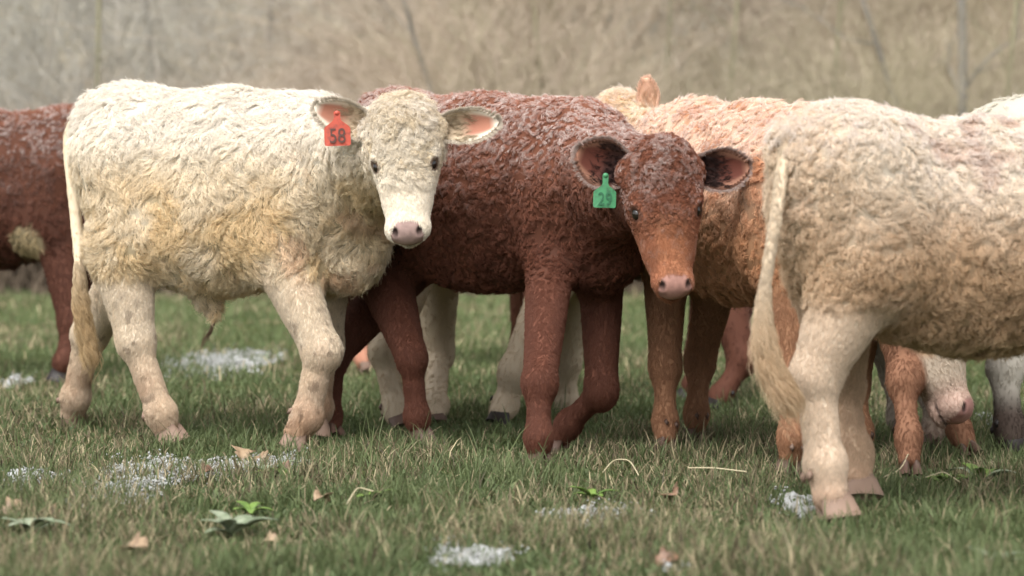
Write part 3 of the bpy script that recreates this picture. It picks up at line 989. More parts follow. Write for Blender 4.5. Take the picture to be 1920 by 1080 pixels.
# dark undergrowth strands added along the bank's foot for the thicket's shade
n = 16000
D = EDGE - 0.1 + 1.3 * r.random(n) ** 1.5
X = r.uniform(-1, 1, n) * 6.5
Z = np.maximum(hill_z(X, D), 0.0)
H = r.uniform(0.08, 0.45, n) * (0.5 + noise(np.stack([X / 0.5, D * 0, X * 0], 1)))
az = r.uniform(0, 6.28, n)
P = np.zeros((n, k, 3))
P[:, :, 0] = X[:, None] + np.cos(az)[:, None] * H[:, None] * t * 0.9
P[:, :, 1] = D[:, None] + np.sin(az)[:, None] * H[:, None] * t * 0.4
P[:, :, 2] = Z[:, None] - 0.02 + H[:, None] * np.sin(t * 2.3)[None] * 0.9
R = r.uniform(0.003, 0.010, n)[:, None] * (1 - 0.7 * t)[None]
tag(strand_object("undergrowth_shade", P, R, np.array([[0.15, 0.115, 0.085]]) * r.uniform(0.5, 1.4, (n, 1)), M_TWIG), "dark brown undergrowth strands added for the shade at the foot of the wooded bank", None, None, "stuff")

# single trees and saplings on the bank
def bark_material(name, c1, c2):
    m = bpy.data.materials.new(name); m.use_nodes = True
    nt = m.node_tree; b = nt.nodes["Principled BSDF"]; b.inputs["Roughness"].default_value = 0.9
    n1 = nt.nodes.new("ShaderNodeTexNoise"); n1.inputs["Scale"].default_value = 9; n1.inputs["Detail"].default_value = 6
    tc = nt.nodes.new("ShaderNodeTexCoord"); mp = nt.nodes.new("ShaderNodeMapping"); mp.inputs["Scale"].default_value = (1, 1, 0.2)
    rp = nt.nodes.new("ShaderNodeValToRGB")
    rp.color_ramp.elements[0].position = 0.35; rp.color_ramp.elements[0].color = (*c1, 1)
    rp.color_ramp.elements[1].position = 0.65; rp.color_ramp.elements[1].color = (*c2, 1)
    nt.links.new(tc.outputs["Object"], mp.inputs["Vector"]); nt.links.new(mp.outputs[0], n1.inputs["Vector"])
    nt.links.new(n1.outputs["Fac"], rp.inputs["Fac"]); nt.links.new(rp.outputs["Color"], b.inputs["Base Color"])
    return m
BARK = [bark_material("grey_bark", (0.13, 0.12, 0.10), (0.22, 0.20, 0.17)), bark_material("pale_bark", (0.22, 0.20, 0.165), (0.33, 0.30, 0.25)), bark_material("olive_bark", (0.16, 0.15, 0.09), (0.26, 0.24, 0.15))]

def tree(px, D, rad, hgt, lean, mat, label, nb, seed):
    r = np.random.default_rng(seed)
    x = (px - 960) / FOC * D
    z = float(hill_z(np.array([x]), np.array([D]))[0]) - 0.1
    root = bpy.data.objects.new("bare_tree", None); COL.objects.link(root); root.location = (x, D, z)
    tag(root, label, "tree", "leafless trees on the wooded bank")
    k = 10; t = np.linspace(0, 1, k)
    P = np.stack([lean * hgt * t + np.cumsum(r.normal(0, 0.02, k)) * hgt * 0.12, np.cumsum(r.normal(0, 0.02, k)) * hgt * 0.1, hgt * t], 1); P[0] = 0
    Rr = rad * (1 - 0.7 * t); Rr[0] *= 1.35
    v, f = tubes([(P, Rr)], 10)
    mesh_obj("trunk", v, f, mat, root)
    for b in range(nb):
        u = r.uniform(0.15, 0.9); i = int(u * (k - 1)); f_ = u * (k - 1) - i
        s = P[i] * (1 - f_) + P[min(i + 1, k - 1)] * f_
        az = r.uniform(0, 2 * math.pi); el = r.uniform(0.2, 1.0); ln = hgt * r.uniform(0.15, 0.38) * (1.1 - 0.5 * u)
        dv = np.array([math.cos(az) * math.cos(el), math.sin(az) * math.cos(el), math.sin(el)])
        q = np.linspace(0, 1, 6)
        path = s + dv * ln * q[:, None] + np.cumsum(r.normal(0, 0.03, (6, 3)), 0) * ln; path[0] = s
        rb = rad * (1 - 0.7 * u) * 0.45
        segs = [(path, rb * (1 - 0.75 * q))]
        for w_ in range(3):
            j = r.integers(1, 5); d2 = unit(dv + r.normal(0, 0.6, 3)); l2 = ln * r.uniform(0.25, 0.5)
            q3 = np.linspace(0, 1, 4)
            p2 = path[j] + d2 * l2 * q3[:, None] + np.cumsum(r.normal(0, 0.03, (4, 3)), 0) * l2; p2[0] = path[j]
            segs.append((p2, rb * 0.5 * (1 - 0.8 * q3)))
        v, f = tubes(segs, 6)
        mesh_obj("branch", v, f, mat, root)

for args in [
    (1800, 21.3, 0.040, 6.0, 0.00, BARK[0], "dark upright trunk rising straight behind the rump calf's loins at the pasture edge", 6, 1),
    (1715, 22.0, 0.022, 5.0, -0.30, BARK[0], "thin grey tree leaning toward the dark upright trunk", 6, 2),
    (1868, 21.6, 0.020, 5.0, 0.10, BARK[2], "slim olive sapling between the dark trunk and the pale curly back", 6, 3),
    (1250, 22.5, 0.014, 4.2, 0.03, BARK[2], "short olive stem standing above the upright pale ear", 5, 4),
    (1365, 22.0, 0.016, 5.0, 0.08, BARK[2], "olive sapling above the pink-tinged back of the tan calf", 6, 5),
    (840, 21.8, 0.020, 4.6, -0.26, BARK[0], "grey sapling slanting over the back of the red calf", 6, 6),
    (176, 22.0, 0.020, 5.0, 0.03, BARK[2], "slim trunk above the hips of the white calf", 6, 7),
    (290, 23.0, 0.022, 5.0, -0.03, BARK[0], "grey-blue trunk further up the bank behind the white calf's back", 6, 8),
    (505, 23.5, 0.020, 5.5, 0.05, BARK[0], "straight grey trunk high on the bank above the white calf's shoulder", 6, 9),
    (1020, 22.5, 0.018, 5.0, -0.06, BARK[2], "olive sapling on the bank above the middle of the red calf's back", 6, 10),
    (1560, 22.5, 0.016, 5.0, 0.05, BARK[2], "olive sapling above the fluffy rump of the nearest calf", 6, 11),
    (60, 22.0, 0.016, 4.5, 0.12, BARK[1], "pale leaning sapling above the dark red calf's back", 5, 12),
]:
    tree(*args)

# ------------------------------------------------------------------ coat colour recipes (local coordinates)
def lerp3(a, b, t):
    return np.asarray(a)[None] * (1 - t[:, None]) + np.asarray(b)[None] * t[:, None]

def up_frost(p, n, zlo, zhi, amt, sc_=0.03, s=0.0):
    f = smooth(-0.1, 0.75, n[:, 2]) * smooth(zlo, zhi, p[:, 2])
    return amt * f * (0.30 + 0.9 * smooth(0.25, 0.75, 0.6 * noise(p / 0.012 + s) + 0.4 * fbm(p / 0.09 + s, 2)))

def col_cream(p, n, hw, lw, i):
    a, b, c = np.array([0.82, 0.73, 0.59]), np.array([0.76, 0.59, 0.35]), np.array([0.78, 0.58, 0.41])
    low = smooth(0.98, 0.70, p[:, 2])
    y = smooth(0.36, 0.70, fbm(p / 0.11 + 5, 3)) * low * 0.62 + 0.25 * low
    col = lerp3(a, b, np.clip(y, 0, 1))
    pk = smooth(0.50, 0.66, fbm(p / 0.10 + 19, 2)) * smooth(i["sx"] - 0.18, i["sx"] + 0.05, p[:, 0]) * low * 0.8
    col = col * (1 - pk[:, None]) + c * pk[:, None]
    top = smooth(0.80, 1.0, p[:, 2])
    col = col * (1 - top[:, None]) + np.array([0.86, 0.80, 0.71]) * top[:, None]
    # legs: cleaner, muddy below
    lg = np.array([0.66, 0.565, 0.45])
    col = col * (1 - 0.8 * lw[:, None]) + lg * 0.8 * lw[:, None]
    mud = smooth(0.36, 0.04, p[:, 2]) * (0.40 + 0.5 * smooth(0.3, 0.7, fbm(p / 0.09 + 8, 3)))
    col = col * (1 - mud[:, None]) + np.array([0.42, 0.26, 0.16]) * mud[:, None]
    sp = smooth(0.76, 0.82, noise(p / 0.022 + 40)) * smooth(0.6, 0.3, p[:, 2]) * 0.5
    col = col * (1 - sp[:, None]) + np.array([0.16, 0.10, 0.06]) * sp[:, None]
    hc = np.array([0.82, 0.745, 0.63])
    hy = smooth(0.40, 0.6, fbm(p / 0.05 + 2, 2)) * smooth(0.24, 0.14, i["head"][:, 0]) * 0.55
    hcc = lerp3(hc, [0.70, 0.57, 0.37], hy)
    col = col * (1 - hw[:, None]) + hcc * hw[:, None]
    return col, up_frost(p, n, 0.85, 1.0, 0.35)

def col_red(dark=1.0, patch=None):
    def f(p, n, hw, lw, i):
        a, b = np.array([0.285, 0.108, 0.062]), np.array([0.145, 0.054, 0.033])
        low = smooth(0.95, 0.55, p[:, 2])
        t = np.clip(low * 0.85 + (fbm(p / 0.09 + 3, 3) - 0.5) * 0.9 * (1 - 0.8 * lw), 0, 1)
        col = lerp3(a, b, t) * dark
        rim_glow = smooth(0.93, 1.02, p[:, 2]) * smooth(0.6, 0.95, n[:, 2])  # rim glow along the top of the back, painted into the coat
        col = col * (1 - 0.7 * rim_glow[:, None]) + np.array([0.42, 0.17, 0.10]) * 0.7 * rim_glow[:, None]
        lg = np.array([0.14, 0.056, 0.036]) * dark
        col = col * (1 - 0.6 * lw[:, None]) + lg * 0.6 * lw[:, None]
        q = i["head"]
        hc = lerp3([0.26, 0.100, 0.058], [0.40, 0.175, 0.090], smooth(0.13, 0.26, q[:, 0]) * (0.45 + 0.55 * smooth(0.07, 0.02, np.abs(q[:, 1]))))
        hc = hc * (0.8 + 0.4 * fbm(p / 0.04, 2))[:, None]
        col = col * (1 - hw[:, None]) + hc * hw[:, None]
        if patch is not None:
            w = smooth(patch[3], patch[3] * 0.7, np.linalg.norm((p - np.array(patch[:3])) * np.array([1, 0.3, 1]), axis=1) + 0.03 * (noise(p / 0.03) - 0.5))
            col = col * (1 - w[:, None]) + np.array([0.50, 0.40, 0.24]) * w[:, None]
        fr = up_frost(p, n, 0.62, 0.98, 0.95, 0.028, 7) + 0.35 * smooth(0.60, 0.95, p[:, 2]) * noise(p / 0.008)
        # wet snow grains on forehead and cheeks
        fr = fr * (1 - hw) + hw * (0.55 * smooth(0.22, 0.05, q[:, 0]) * smooth(0.35, 0.6, noise(p / 0.02)) + 0.2 * smooth(0.6, 0.75, noise(p / 0.015)))
        return col, fr
    return f

def col_tan(p, n, hw, lw, i):
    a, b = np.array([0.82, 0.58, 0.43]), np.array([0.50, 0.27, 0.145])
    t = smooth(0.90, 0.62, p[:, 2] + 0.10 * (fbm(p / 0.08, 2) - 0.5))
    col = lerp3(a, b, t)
    o = smooth(0.5, 0.68, fbm(p / 0.07 + 14, 2)) * (1 - t)
    col = col * (1 - o[:, None]) + np.array([0.60, 0.30, 0.16]) * o[:, None]
    col = col * (1 - 0.7 * lw[:, None]) + np.array([0.28, 0.145, 0.085]) * 0.7 * lw[:, None]
    hh = np.maximum(hw, smooth(i["sx"] + 0.06, i["sx"] + 0.16, p[:, 0]) * smooth(0.75, 0.85, p[:, 2]))
    hc = lerp3([0.80, 0.66, 0.45], [0.72, 0.50, 0.30], smooth(0.4, 0.65, fbm(p / 0.05, 2)))
    col = col * (1 - hh[:, None]) + hc * hh[:, None]
    return col, up_frost(p, n, 0.68, 0.95, 1.1, 0.035, 3)

def col_rump(p, n, hw, lw, i):
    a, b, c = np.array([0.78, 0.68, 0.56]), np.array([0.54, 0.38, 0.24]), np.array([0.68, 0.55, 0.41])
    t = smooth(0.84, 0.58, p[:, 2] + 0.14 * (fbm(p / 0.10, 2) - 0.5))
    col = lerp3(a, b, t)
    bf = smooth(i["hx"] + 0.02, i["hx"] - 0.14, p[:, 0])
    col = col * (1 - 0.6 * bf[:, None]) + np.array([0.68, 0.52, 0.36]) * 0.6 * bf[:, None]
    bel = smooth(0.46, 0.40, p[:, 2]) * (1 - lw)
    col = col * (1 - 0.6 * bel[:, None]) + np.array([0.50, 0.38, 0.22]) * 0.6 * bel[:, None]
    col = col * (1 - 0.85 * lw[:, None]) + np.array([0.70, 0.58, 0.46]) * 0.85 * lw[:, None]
    inner = lw * smooth(0.02, 0.10, p[:, 1]) * 0.5  # far-side legs browner, their shadow put into the coat colour
    col = col * (1 - inner[:, None]) + np.array([0.45, 0.28, 0.16]) * inner[:, None]
    ft = smooth(0.14, 0.03, p[:, 2]) * 0.6
    col = col * (1 - ft[:, None]) + np.array([0.55, 0.36, 0.25]) * ft[:, None]
    pk = smooth(0.64, 0.72, fbm(p / 0.12 + 23, 2)) * smooth(0.7, 0.85, p[:, 2]) * 0.6
    col = col * (1 - pk[:, None]) + np.array([0.45, 0.27, 0.20]) * pk[:, None]
    return col, up_frost(p, n, 0.66, 0.93, 1.5, 0.05, 5)

def col_whiteface(p, n, hw, lw, i):
    col = lerp3([0.40, 0.24, 0.14], [0.30, 0.15, 0.08], smooth(0.4, 0.6, fbm(p / 0.1, 2)))
    fore = smooth(-0.15, 0.1, p[:, 0])
    lg = lerp3([0.40, 0.34, 0.28], [0.27, 0.135, 0.08], fore)
    col = col * (1 - lw[:, None]) + lg * lw[:, None]
    q = i["head"]
    hc = lerp3([0.52, 0.43, 0.34], [0.45, 0.24, 0.11], smooth(0.06, 0.02, np.sqrt((q[:, 0] - 0.18) ** 2 + (np.abs(q[:, 1]) - 0.09) ** 2 + (q[:, 2] + 0.09) ** 2)))
    pkk = smooth(0.27, 0.37, q[:, 0]) * 0.8
    hc = hc * (1 - pkk[:, None]) + np.array([0.52, 0.36, 0.30]) * pkk[:, None]
    col = col * (1 - hw[:, None]) + hc * hw[:, None]
    return col, up_frost(p, n, 0.7, 0.95, 0.6)

def col_plain(c1, c2, leg, frost=0.4, low=None):
    def f(p, n, hw, lw, i):
        col = lerp3(c1, c2, smooth(0.40, 0.62, fbm(p / 0.1 + 6, 2)))
        col = col * (1 - lw[:, None]) + np.array(leg) * lw[:, None]
        if low is not None:
            w = smooth(0.22, 0.10, p[:, 2])
            col = col * (1 - w[:, None]) + np.array(low) * w[:, None]
        return col, up_frost(p, n, 0.7, 0.95, frost)
    return f

PINK = (0.50, 0.30, 0.27)
base = dict(legside=[1, -1, 1, -1], nose=PINK, lid=(0.42, 0.32, 0.25), ear_out=(0.74, 0.66, 0.54), ear_in=(0.62, 0.26, 0.16), ear_hair=(0.45, 0.37, 0.26), len=0.03)
def st(**k):
    d = dict(base); d.update(k); return d

# --- white calf with the orange tag
make_calf("cream-white shaggy calf with orange ear tag, standing side-on with its face to us",
    (250, 9.1), (592, 8.95), 1.095, 1.045,
    [[(608, 650, 9.1), (596, 765, 9.1), (590, 808, 9.1)],
     [(604, 660, 8.77), (576, 782, 8.77), (541, 836, 8.77)],
     [(168, 628, 9.4), (142, 745, 9.45), (132, 797, 9.5)],
     [(255, 640, 8.95), (302, 775, 8.9), (318, 826, 8.9)]],
    dict(poll=(753, 214, 8.40), nose=(763, 456, 8.30), w=(-0.03, -1.0, -0.03), scale=0.86),
    st(color=col_cream, len=0.040, curl=0.20, lift=0.5, clump=0.008, rad=0.0008, swirl=0.8, bump=0.008, per=11, nose=(0.34, 0.235, 0.21), lid=(0.16, 0.11, 0.08), ear_in=(0.38, 0.17, 0.115), ear_out=(0.64, 0.57, 0.47),
       leg_r=1.08, elbow=(0.0, -0.085), thigh=1.0, sheath=[(-0.05, 0, 0.44), (-0.03, 0, 0.395)], muz=1.22),
    h=0.006, strands=270000, seed=1, belly=0.45, girth=1.05,
    tail=dict(pts=[(160, 215, 9.12), (132, 260, 9.14), (140, 380, 9.1), (148, 480, 9.05), (152, 560, 9.02), (165, 640, 9.0)], r=0.026, color=(0.66, 0.55, 0.40), n=700, switch=0.10, switch_color=(0.50, 0.36, 0.20)),
    ear_pose={-1: dict(world=(-0.93, -0.10, 0.36), open=(0.35, 0.0, 1.0), len=0.238, wid=0.058, cup=0.95),
              1: dict(world=(1.0, -0.12, 0.10), open=(0.28, 0.0, 1.0), len=0.24, wid=0.055, cup=0.95)},
    tag_info=dict(side=-1, text="58", size=0.077, color=(0.46, 0.085, 0.055), ink=(0.10, 0.05, 0.04), at=0.66, fwd=0.03, up=0.012, roll=0.03, turn=0.1, label="orange-red ear tag printed 58"),
    hooves=[M_HOOF_TAN] * 4)

# --- red calf with the green tag
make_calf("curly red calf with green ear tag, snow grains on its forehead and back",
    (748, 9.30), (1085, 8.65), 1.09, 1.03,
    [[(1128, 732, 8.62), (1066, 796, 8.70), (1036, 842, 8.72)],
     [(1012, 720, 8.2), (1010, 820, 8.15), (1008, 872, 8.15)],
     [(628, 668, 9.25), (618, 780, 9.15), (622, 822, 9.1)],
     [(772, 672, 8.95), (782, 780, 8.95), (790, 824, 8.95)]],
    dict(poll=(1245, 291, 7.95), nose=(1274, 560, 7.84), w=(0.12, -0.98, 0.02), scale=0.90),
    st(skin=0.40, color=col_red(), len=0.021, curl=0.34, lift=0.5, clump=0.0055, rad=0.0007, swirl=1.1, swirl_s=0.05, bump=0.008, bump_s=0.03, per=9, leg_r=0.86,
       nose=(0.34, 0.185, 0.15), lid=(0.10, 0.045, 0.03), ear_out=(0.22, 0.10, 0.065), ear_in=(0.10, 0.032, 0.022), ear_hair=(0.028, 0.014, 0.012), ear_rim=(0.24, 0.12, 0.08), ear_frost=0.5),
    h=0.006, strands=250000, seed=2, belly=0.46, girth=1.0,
    ear_pose={-1: dict(world=(-0.90, -0.12, 0.36), open=(0.30, 0.0, 1.0), len=0.19, wid=0.072, cup=0.9),
              1: dict(world=(1.0, -0.12, 0.08), open=(0.28, 0.0, 1.0), len=0.19, wid=0.060, cup=0.9)},
    tag_info=dict(side=-1, text="29", size=0.064, color=(0.06, 0.23, 0.105), ink=(0.03, 0.12, 0.06), at=0.54, fwd=0.03, up=-0.030, neck=0.15, roll=-0.03, turn=0.15, label="green ear tag printed 29"),
    tail=dict(pts=[(650, 215, 9.4), (640, 250, 9.42), (636, 380, 9.42), (645, 480, 9.38), (652, 540, 9.36)], r=0.022, color=(0.24, 0.10, 0.06), n=300, switch=0.1),
    hooves=[M_HOOF] * 4)

# --- nearest calf, seen from behind
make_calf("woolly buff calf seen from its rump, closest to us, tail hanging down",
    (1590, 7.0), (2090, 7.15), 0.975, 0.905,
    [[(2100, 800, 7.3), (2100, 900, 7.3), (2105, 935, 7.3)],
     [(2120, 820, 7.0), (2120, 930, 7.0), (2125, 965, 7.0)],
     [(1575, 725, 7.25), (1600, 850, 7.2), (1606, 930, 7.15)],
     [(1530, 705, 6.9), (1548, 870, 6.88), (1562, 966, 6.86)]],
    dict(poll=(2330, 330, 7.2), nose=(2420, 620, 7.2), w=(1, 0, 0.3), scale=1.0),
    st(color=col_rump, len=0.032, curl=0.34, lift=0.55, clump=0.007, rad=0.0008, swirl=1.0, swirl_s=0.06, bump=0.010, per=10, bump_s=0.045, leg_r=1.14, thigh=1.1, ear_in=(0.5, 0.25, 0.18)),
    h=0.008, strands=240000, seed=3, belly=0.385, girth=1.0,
    tail=dict(pts=[(1530, 222, 6.95), (1490, 245, 6.93), (1470, 300, 6.9), (1456, 400, 6.82), (1440, 500, 6.78), (1432, 580, 6.76), (1440, 650, 6.75), (1462, 705, 6.75)], r=0.018, color=(0.58, 0.48, 0.36), n=2600, switch=0.11, switch_color=(0.62, 0.46, 0.30)),
    hooves=[M_HOOF_TAN] * 4)

# --- tan calf with a cream head, behind the red calf's head
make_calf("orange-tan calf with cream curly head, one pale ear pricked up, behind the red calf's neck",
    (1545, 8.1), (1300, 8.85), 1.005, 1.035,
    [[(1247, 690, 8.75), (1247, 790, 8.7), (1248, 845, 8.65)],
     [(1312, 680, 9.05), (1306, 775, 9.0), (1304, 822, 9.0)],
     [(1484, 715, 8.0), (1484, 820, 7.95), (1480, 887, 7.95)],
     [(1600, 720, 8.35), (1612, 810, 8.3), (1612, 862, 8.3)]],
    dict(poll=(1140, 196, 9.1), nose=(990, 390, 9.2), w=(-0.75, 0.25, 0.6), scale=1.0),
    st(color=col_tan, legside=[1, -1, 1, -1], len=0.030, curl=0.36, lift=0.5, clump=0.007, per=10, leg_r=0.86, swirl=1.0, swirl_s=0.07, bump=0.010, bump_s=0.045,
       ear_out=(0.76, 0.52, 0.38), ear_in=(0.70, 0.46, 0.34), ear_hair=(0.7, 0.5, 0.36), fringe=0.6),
    h=0.010, strands=150000, seed=4, belly=0.44,
    ear_pose={1: dict(world=(-0.08, -0.05, 1.0), base=(1213, 222, 8.98), open=(0.0, 1.0, 0.3), len=0.125, wid=0.034, cup=0.9),
              -1: dict(world=(0.2, 0.9, 0.4), len=0.15, wid=0.05)},
    hooves=[M_HOOF, M_HOOF, M_HOOF_PINK, M_HOOF])

# --- white-faced calf, head lowered
make_calf("brown calf with white face and pink nose, head lowered under the nearest calf's belly",
    (1668, 9.0), (1752, 8.32), 0.90, 0.88,
    [[(1764, 735, 8.45), (1798, 805, 8.4), (1826, 856, 8.35)],
     [(1694, 715, 8.02), (1704, 820, 7.95), (1706, 893, 7.9)],
     [(1748, 738, 8.85), (1752, 800, 8.75), (1740, 842, 8.7)],
     [(1676, 700, 9.2), (1684, 780, 9.15), (1688, 812, 9.1)]],
    dict(poll=(1772, 530, 8.12), nose=(1842, 765, 8.02), w=(0.85, -0.40, 0.35), scale=0.90),
    st(color=col_whiteface, leg_r=0.82, len=0.020, nose=(0.36, 0.19, 0.165), lid=(0.25, 0.15, 0.1), ear_out=(0.35, 0.22, 0.14), ear_in=(0.35, 0.2, 0.14)),
    h=0.008, strands=60000, seed=5, belly=0.44, hooves=[M_HOOF] * 4)

# --- pale calf past the nearest one
make_calf("pale grey-white calf whose curly hips rise over the nearest calf's loins",
    (1925, 8.95), (2330, 9.1), 1.055, 1.02,
    [[(2300, 700, 9.3), (2300, 800, 9.3), (2300, 830, 9.3)],
     [(2340, 700, 8.9), (2340, 800, 8.9), (2340, 840, 8.9)],
     [(1985, 690, 9.2), (1990, 790, 9.2), (1992, 820, 9.2)],
     [(1885, 690, 8.7), (1893, 800, 8.65), (1900, 852, 8.6)]],
    dict(poll=(2560, 300, 9.1), nose=(2660, 560, 9.1), w=(1, 0, 0.3)),
    st(color=col_plain((0.74, 0.70, 0.60), (0.66, 0.62, 0.52), (0.48, 0.44, 0.38), 0.5, (0.07, 0.05, 0.04)), len=0.03, curl=0.35, leg_r=1.05),
    h=0.012, strands=40000, seed=6, hooves=[M_HOOF_BLACK] * 4)

# --- dark red calf far behind the tan one
make_calf("dark red calf almost hidden behind the tan calf, only its bent hind leg showing",
    (1345, 10.6), (1000, 10.8), 0.95, 0.93,
    [[(985, 640, 11.0), (985, 720, 11.0), (985, 745, 11.0)],
     [(1010, 640, 10.6), (1010, 725, 10.6), (1010, 760, 10.6)],
     [(1392, 676, 10.35), (1352, 742, 10.3), (1334, 770, 10.25)],
     [(1310, 670, 10.7), (1300, 725, 10.7), (1290, 750, 10.7)]],
    dict(poll=(830, 330, 10.8), nose=(760, 520, 10.8), w=(-1, 0, 0.3), scale=0.95),
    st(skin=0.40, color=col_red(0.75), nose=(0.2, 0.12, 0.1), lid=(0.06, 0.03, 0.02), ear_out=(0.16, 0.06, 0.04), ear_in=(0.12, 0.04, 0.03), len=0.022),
    h=0.013, strands=22000, seed=7, tail=dict(pts=[(1428, 380, 10.6), (1432, 460, 10.6), (1412, 560, 10.55), (1392, 630, 10.5), (1378, 700, 10.45)], r=0.02, color=(0.10, 0.04, 0.03), n=260, switch=0.07, switch_color=(0.02, 0.015, 0.015)),
    hooves=[M_HOOF_BLACK] * 4)

# --- cream calf behind the red one
make_calf("cream calf hidden behind the red calf, its pale legs showing between the darker ones",
    (800, 9.85), (1085, 9.75), 0.96, 0.94,
    [[(1060, 680, 9.95), (1065, 760, 9.95), (1070, 785, 9.95)],
     [(965, 700, 9.55), (948, 760, 9.55), (925, 795, 9.5)],
     [(822, 665, 9.95), (818, 760, 9.7), (812, 800, 9.6)],
     [(722, 660, 9.55), (742, 765, 9.5), (750, 803, 9.45)]],
    dict(poll=(1150, 330, 9.6), nose=(1200, 520, 9.5), w=(0.9, 0, 0.4), scale=0.85),
    st(color=col_plain((0.62, 0.52, 0.38), (0.55, 0.42, 0.28), (0.56, 0.46, 0.34), 0.3), len=0.026),
    h=0.012, strands=30000, seed=8, hooves=[M_HOOF_BLACK, M_HOOF_BLACK, M_HOOF, M_HOOF])

# --- farthest calf
make_calf("far pale calf with rosy hind feet and dark tail tip between white and red calves",
    (745, 12.4), (1040, 12.6), 0.95, 0.93,
    [[(1040, 600, 12.9), (1040, 660, 12.9), (1040, 680, 12.9)],
     [(1060, 600, 12.4), (1060, 670, 12.4), (1060, 690, 12.4)],
     [(715, 590, 12.6), (722, 655, 12.6), (726, 680, 12.6)],
     [(676, 600, 12.1), (682, 668, 12.1), (688, 697, 12.05)]],
    dict(poll=(1180, 330, 12.6), nose=(1230, 500, 12.6), w=(1, 0, 0.4), scale=0.9),
    st(color=col_plain((0.66, 0.56, 0.42), (0.62, 0.50, 0.36), (0.62, 0.50, 0.38), 0.3, (0.50, 0.24, 0.16)), len=0.024),
    h=0.014, strands=18000, seed=9, tail=dict(pts=[(676, 300, 12.3), (664, 400, 12.2), (672, 520, 12.1), (688, 600, 12.05), (700, 650, 12.0)], r=0.018, color=(0.6, 0.5, 0.38), n=260, switch=0.06, switch_color=(0.03, 0.02, 0.02)),
    hooves=[M_HOOF_PINK] * 4)

# --- dark red calf at the edge of the view, walking off
make_calf("dark red calf walking off behind the white calf, buff patch on its flank",
    (128, 11.7), (-190, 11.8), 1.09, 1.06,
    [[(-250, 600, 11.9), (-250, 690, 11.9), (-250, 715, 11.9)],
     [(-230, 600, 11.5), (-230, 690, 11.5), (-230, 710, 11.5)],
     [(134, 606, 11.5), (120, 680, 11.45), (114, 712, 11.45)],
     [(170, 600, 11.9), (165, 670, 11.9), (160, 700, 11.9)]],
    dict(poll=(-440, 300, 11.8), nose=(-510, 500, 11.8), w=(-1, 0, 0.3)),
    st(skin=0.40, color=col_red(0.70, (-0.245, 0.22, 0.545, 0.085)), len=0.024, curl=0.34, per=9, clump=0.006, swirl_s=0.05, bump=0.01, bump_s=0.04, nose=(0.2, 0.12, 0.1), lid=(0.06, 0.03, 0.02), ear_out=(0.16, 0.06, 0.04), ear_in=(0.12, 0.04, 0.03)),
    h=0.011, strands=110000, seed=10, belly=0.44, hooves=[M_HOOF_BLACK] * 4)

# ------------------------------------------------------------------ grass
def in_snow(x, y):
    m = np.zeros(len(x))
    for cx, cy, rx, ry in SNOW:
        d = np.sqrt(((x - cx) / rx) ** 2 + ((y - cy) / ry) ** 2)
        nz = noise(np.stack([x / 0.07, y / 0.10, x * 0 + 5], 1)) - 0.5
        m = np.maximum(m, smooth(1.15, 0.75, d + nz * 0.9))
    return m

def gpt(px, py):
    D = CAM_Z * FOC / (py - HORY)
    return (px - 960) / FOC * D, D

SNOW = []
for px, py, wpx, hpx in [(415, 682, 78, 22), (385, 655 + 25, 60, 12), (265, 888, 95, 26), (200, 938, 60, 16), (420, 878, 60, 14), (28, 712, 30, 8), (60, 900, 45, 16), (880, 1040, 65, 22), (1040, 972, 34, 10), (1500, 945, 45, 22), (520, 865, 50, 14), (1150, 965, 60, 14), (1275, 1068, 25, 8), (1860, 790, 20, 8)]:
    cx, cy = gpt(px, py)
    rx = wpx / FOC * cy
    ry = abs(gpt(px, py - hpx)[1] - gpt(px, py + hpx)[1]) / 2
    SNOW.append((cx, cy, rx, ry))

M_GRASS = bpy.data.materials.new("grass_blades"); M_GRASS.use_nodes = True
_nt = M_GRASS.node_tree; _b = _nt.nodes["Principled BSDF"]
_b.inputs["Roughness"].default_value = 0.6; _b.inputs["Specular IOR Level"].default_value = 0.25
_a = _nt.nodes.new("ShaderNodeAttribute"); _a.attribute_name = "col"
_nt.links.new(_a.outputs["Color"], _b.inputs["Base Color"])
_t = _nt.nodes.new("ShaderNodeBsdfTranslucent"); _nt.links.new(_a.outputs["Color"], _t.inputs["Color"])
_m = _nt.nodes.new("ShaderNodeMixShader"); _m.inputs[0].default_value = 0.3
_o = _nt.nodes["Material Output"]
_nt.links.new(_b.outputs[0], _m.inputs[1]); _nt.links.new(_t.outputs[0], _m.inputs[2]); _nt.links.new(_m.outputs[0], _o.inputs["Surface"])

r = np.random.default_rng(5)
N = 250000
Dmin, Dmax = 5.2, 20.3
u = r.random(N)
e = -0.55
D = (Dmin ** e + u * (Dmax ** e - Dmin ** e)) ** (1 / e)
X = r.uniform(-1, 1, N) * (0.178 * D + 0.35)
# tufts: pull roots toward tuft centres
tc = noise(np.stack([X / 0.09, D / 0.09, X * 0], 1))
jit = r.normal(0, 0.02, (N, 2))
snow = in_snow(X, D)
keep = (r.random(N) > snow * 0.05) & (tc + 0.35 * r.random(N) > 0.38)
X, D, tc = X[keep], D[keep], tc[keep]
n = len(X)
Z = bumps(X, D) - 0.015
clump = fbm(np.stack([X / 0.28, D / 0.28, X * 0 + 4], 1), 3)
H = (0.024 + 0.048 * smooth(0.3, 0.7, clump)) * r.uniform(0.5, 1.35, n)
tall = r.random(n) < 0.03
H = np.where(tall, H * 1.8, H)
flat = np.clip(r.gamma(2.2, 0.62, n), 0.1, 2.6)
az = r.uniform(0, 2 * np.pi, n) + 1.2 * (noise(np.stack([X / 0.2, D / 0.2, X * 0 + 9], 1)) - 0.5) * 4
wd = r.uniform(0.0013, 0.0030, n) * (1 + np.maximum(D - 8, 0) * 0.09)
broad = r.random(n) < 0.14
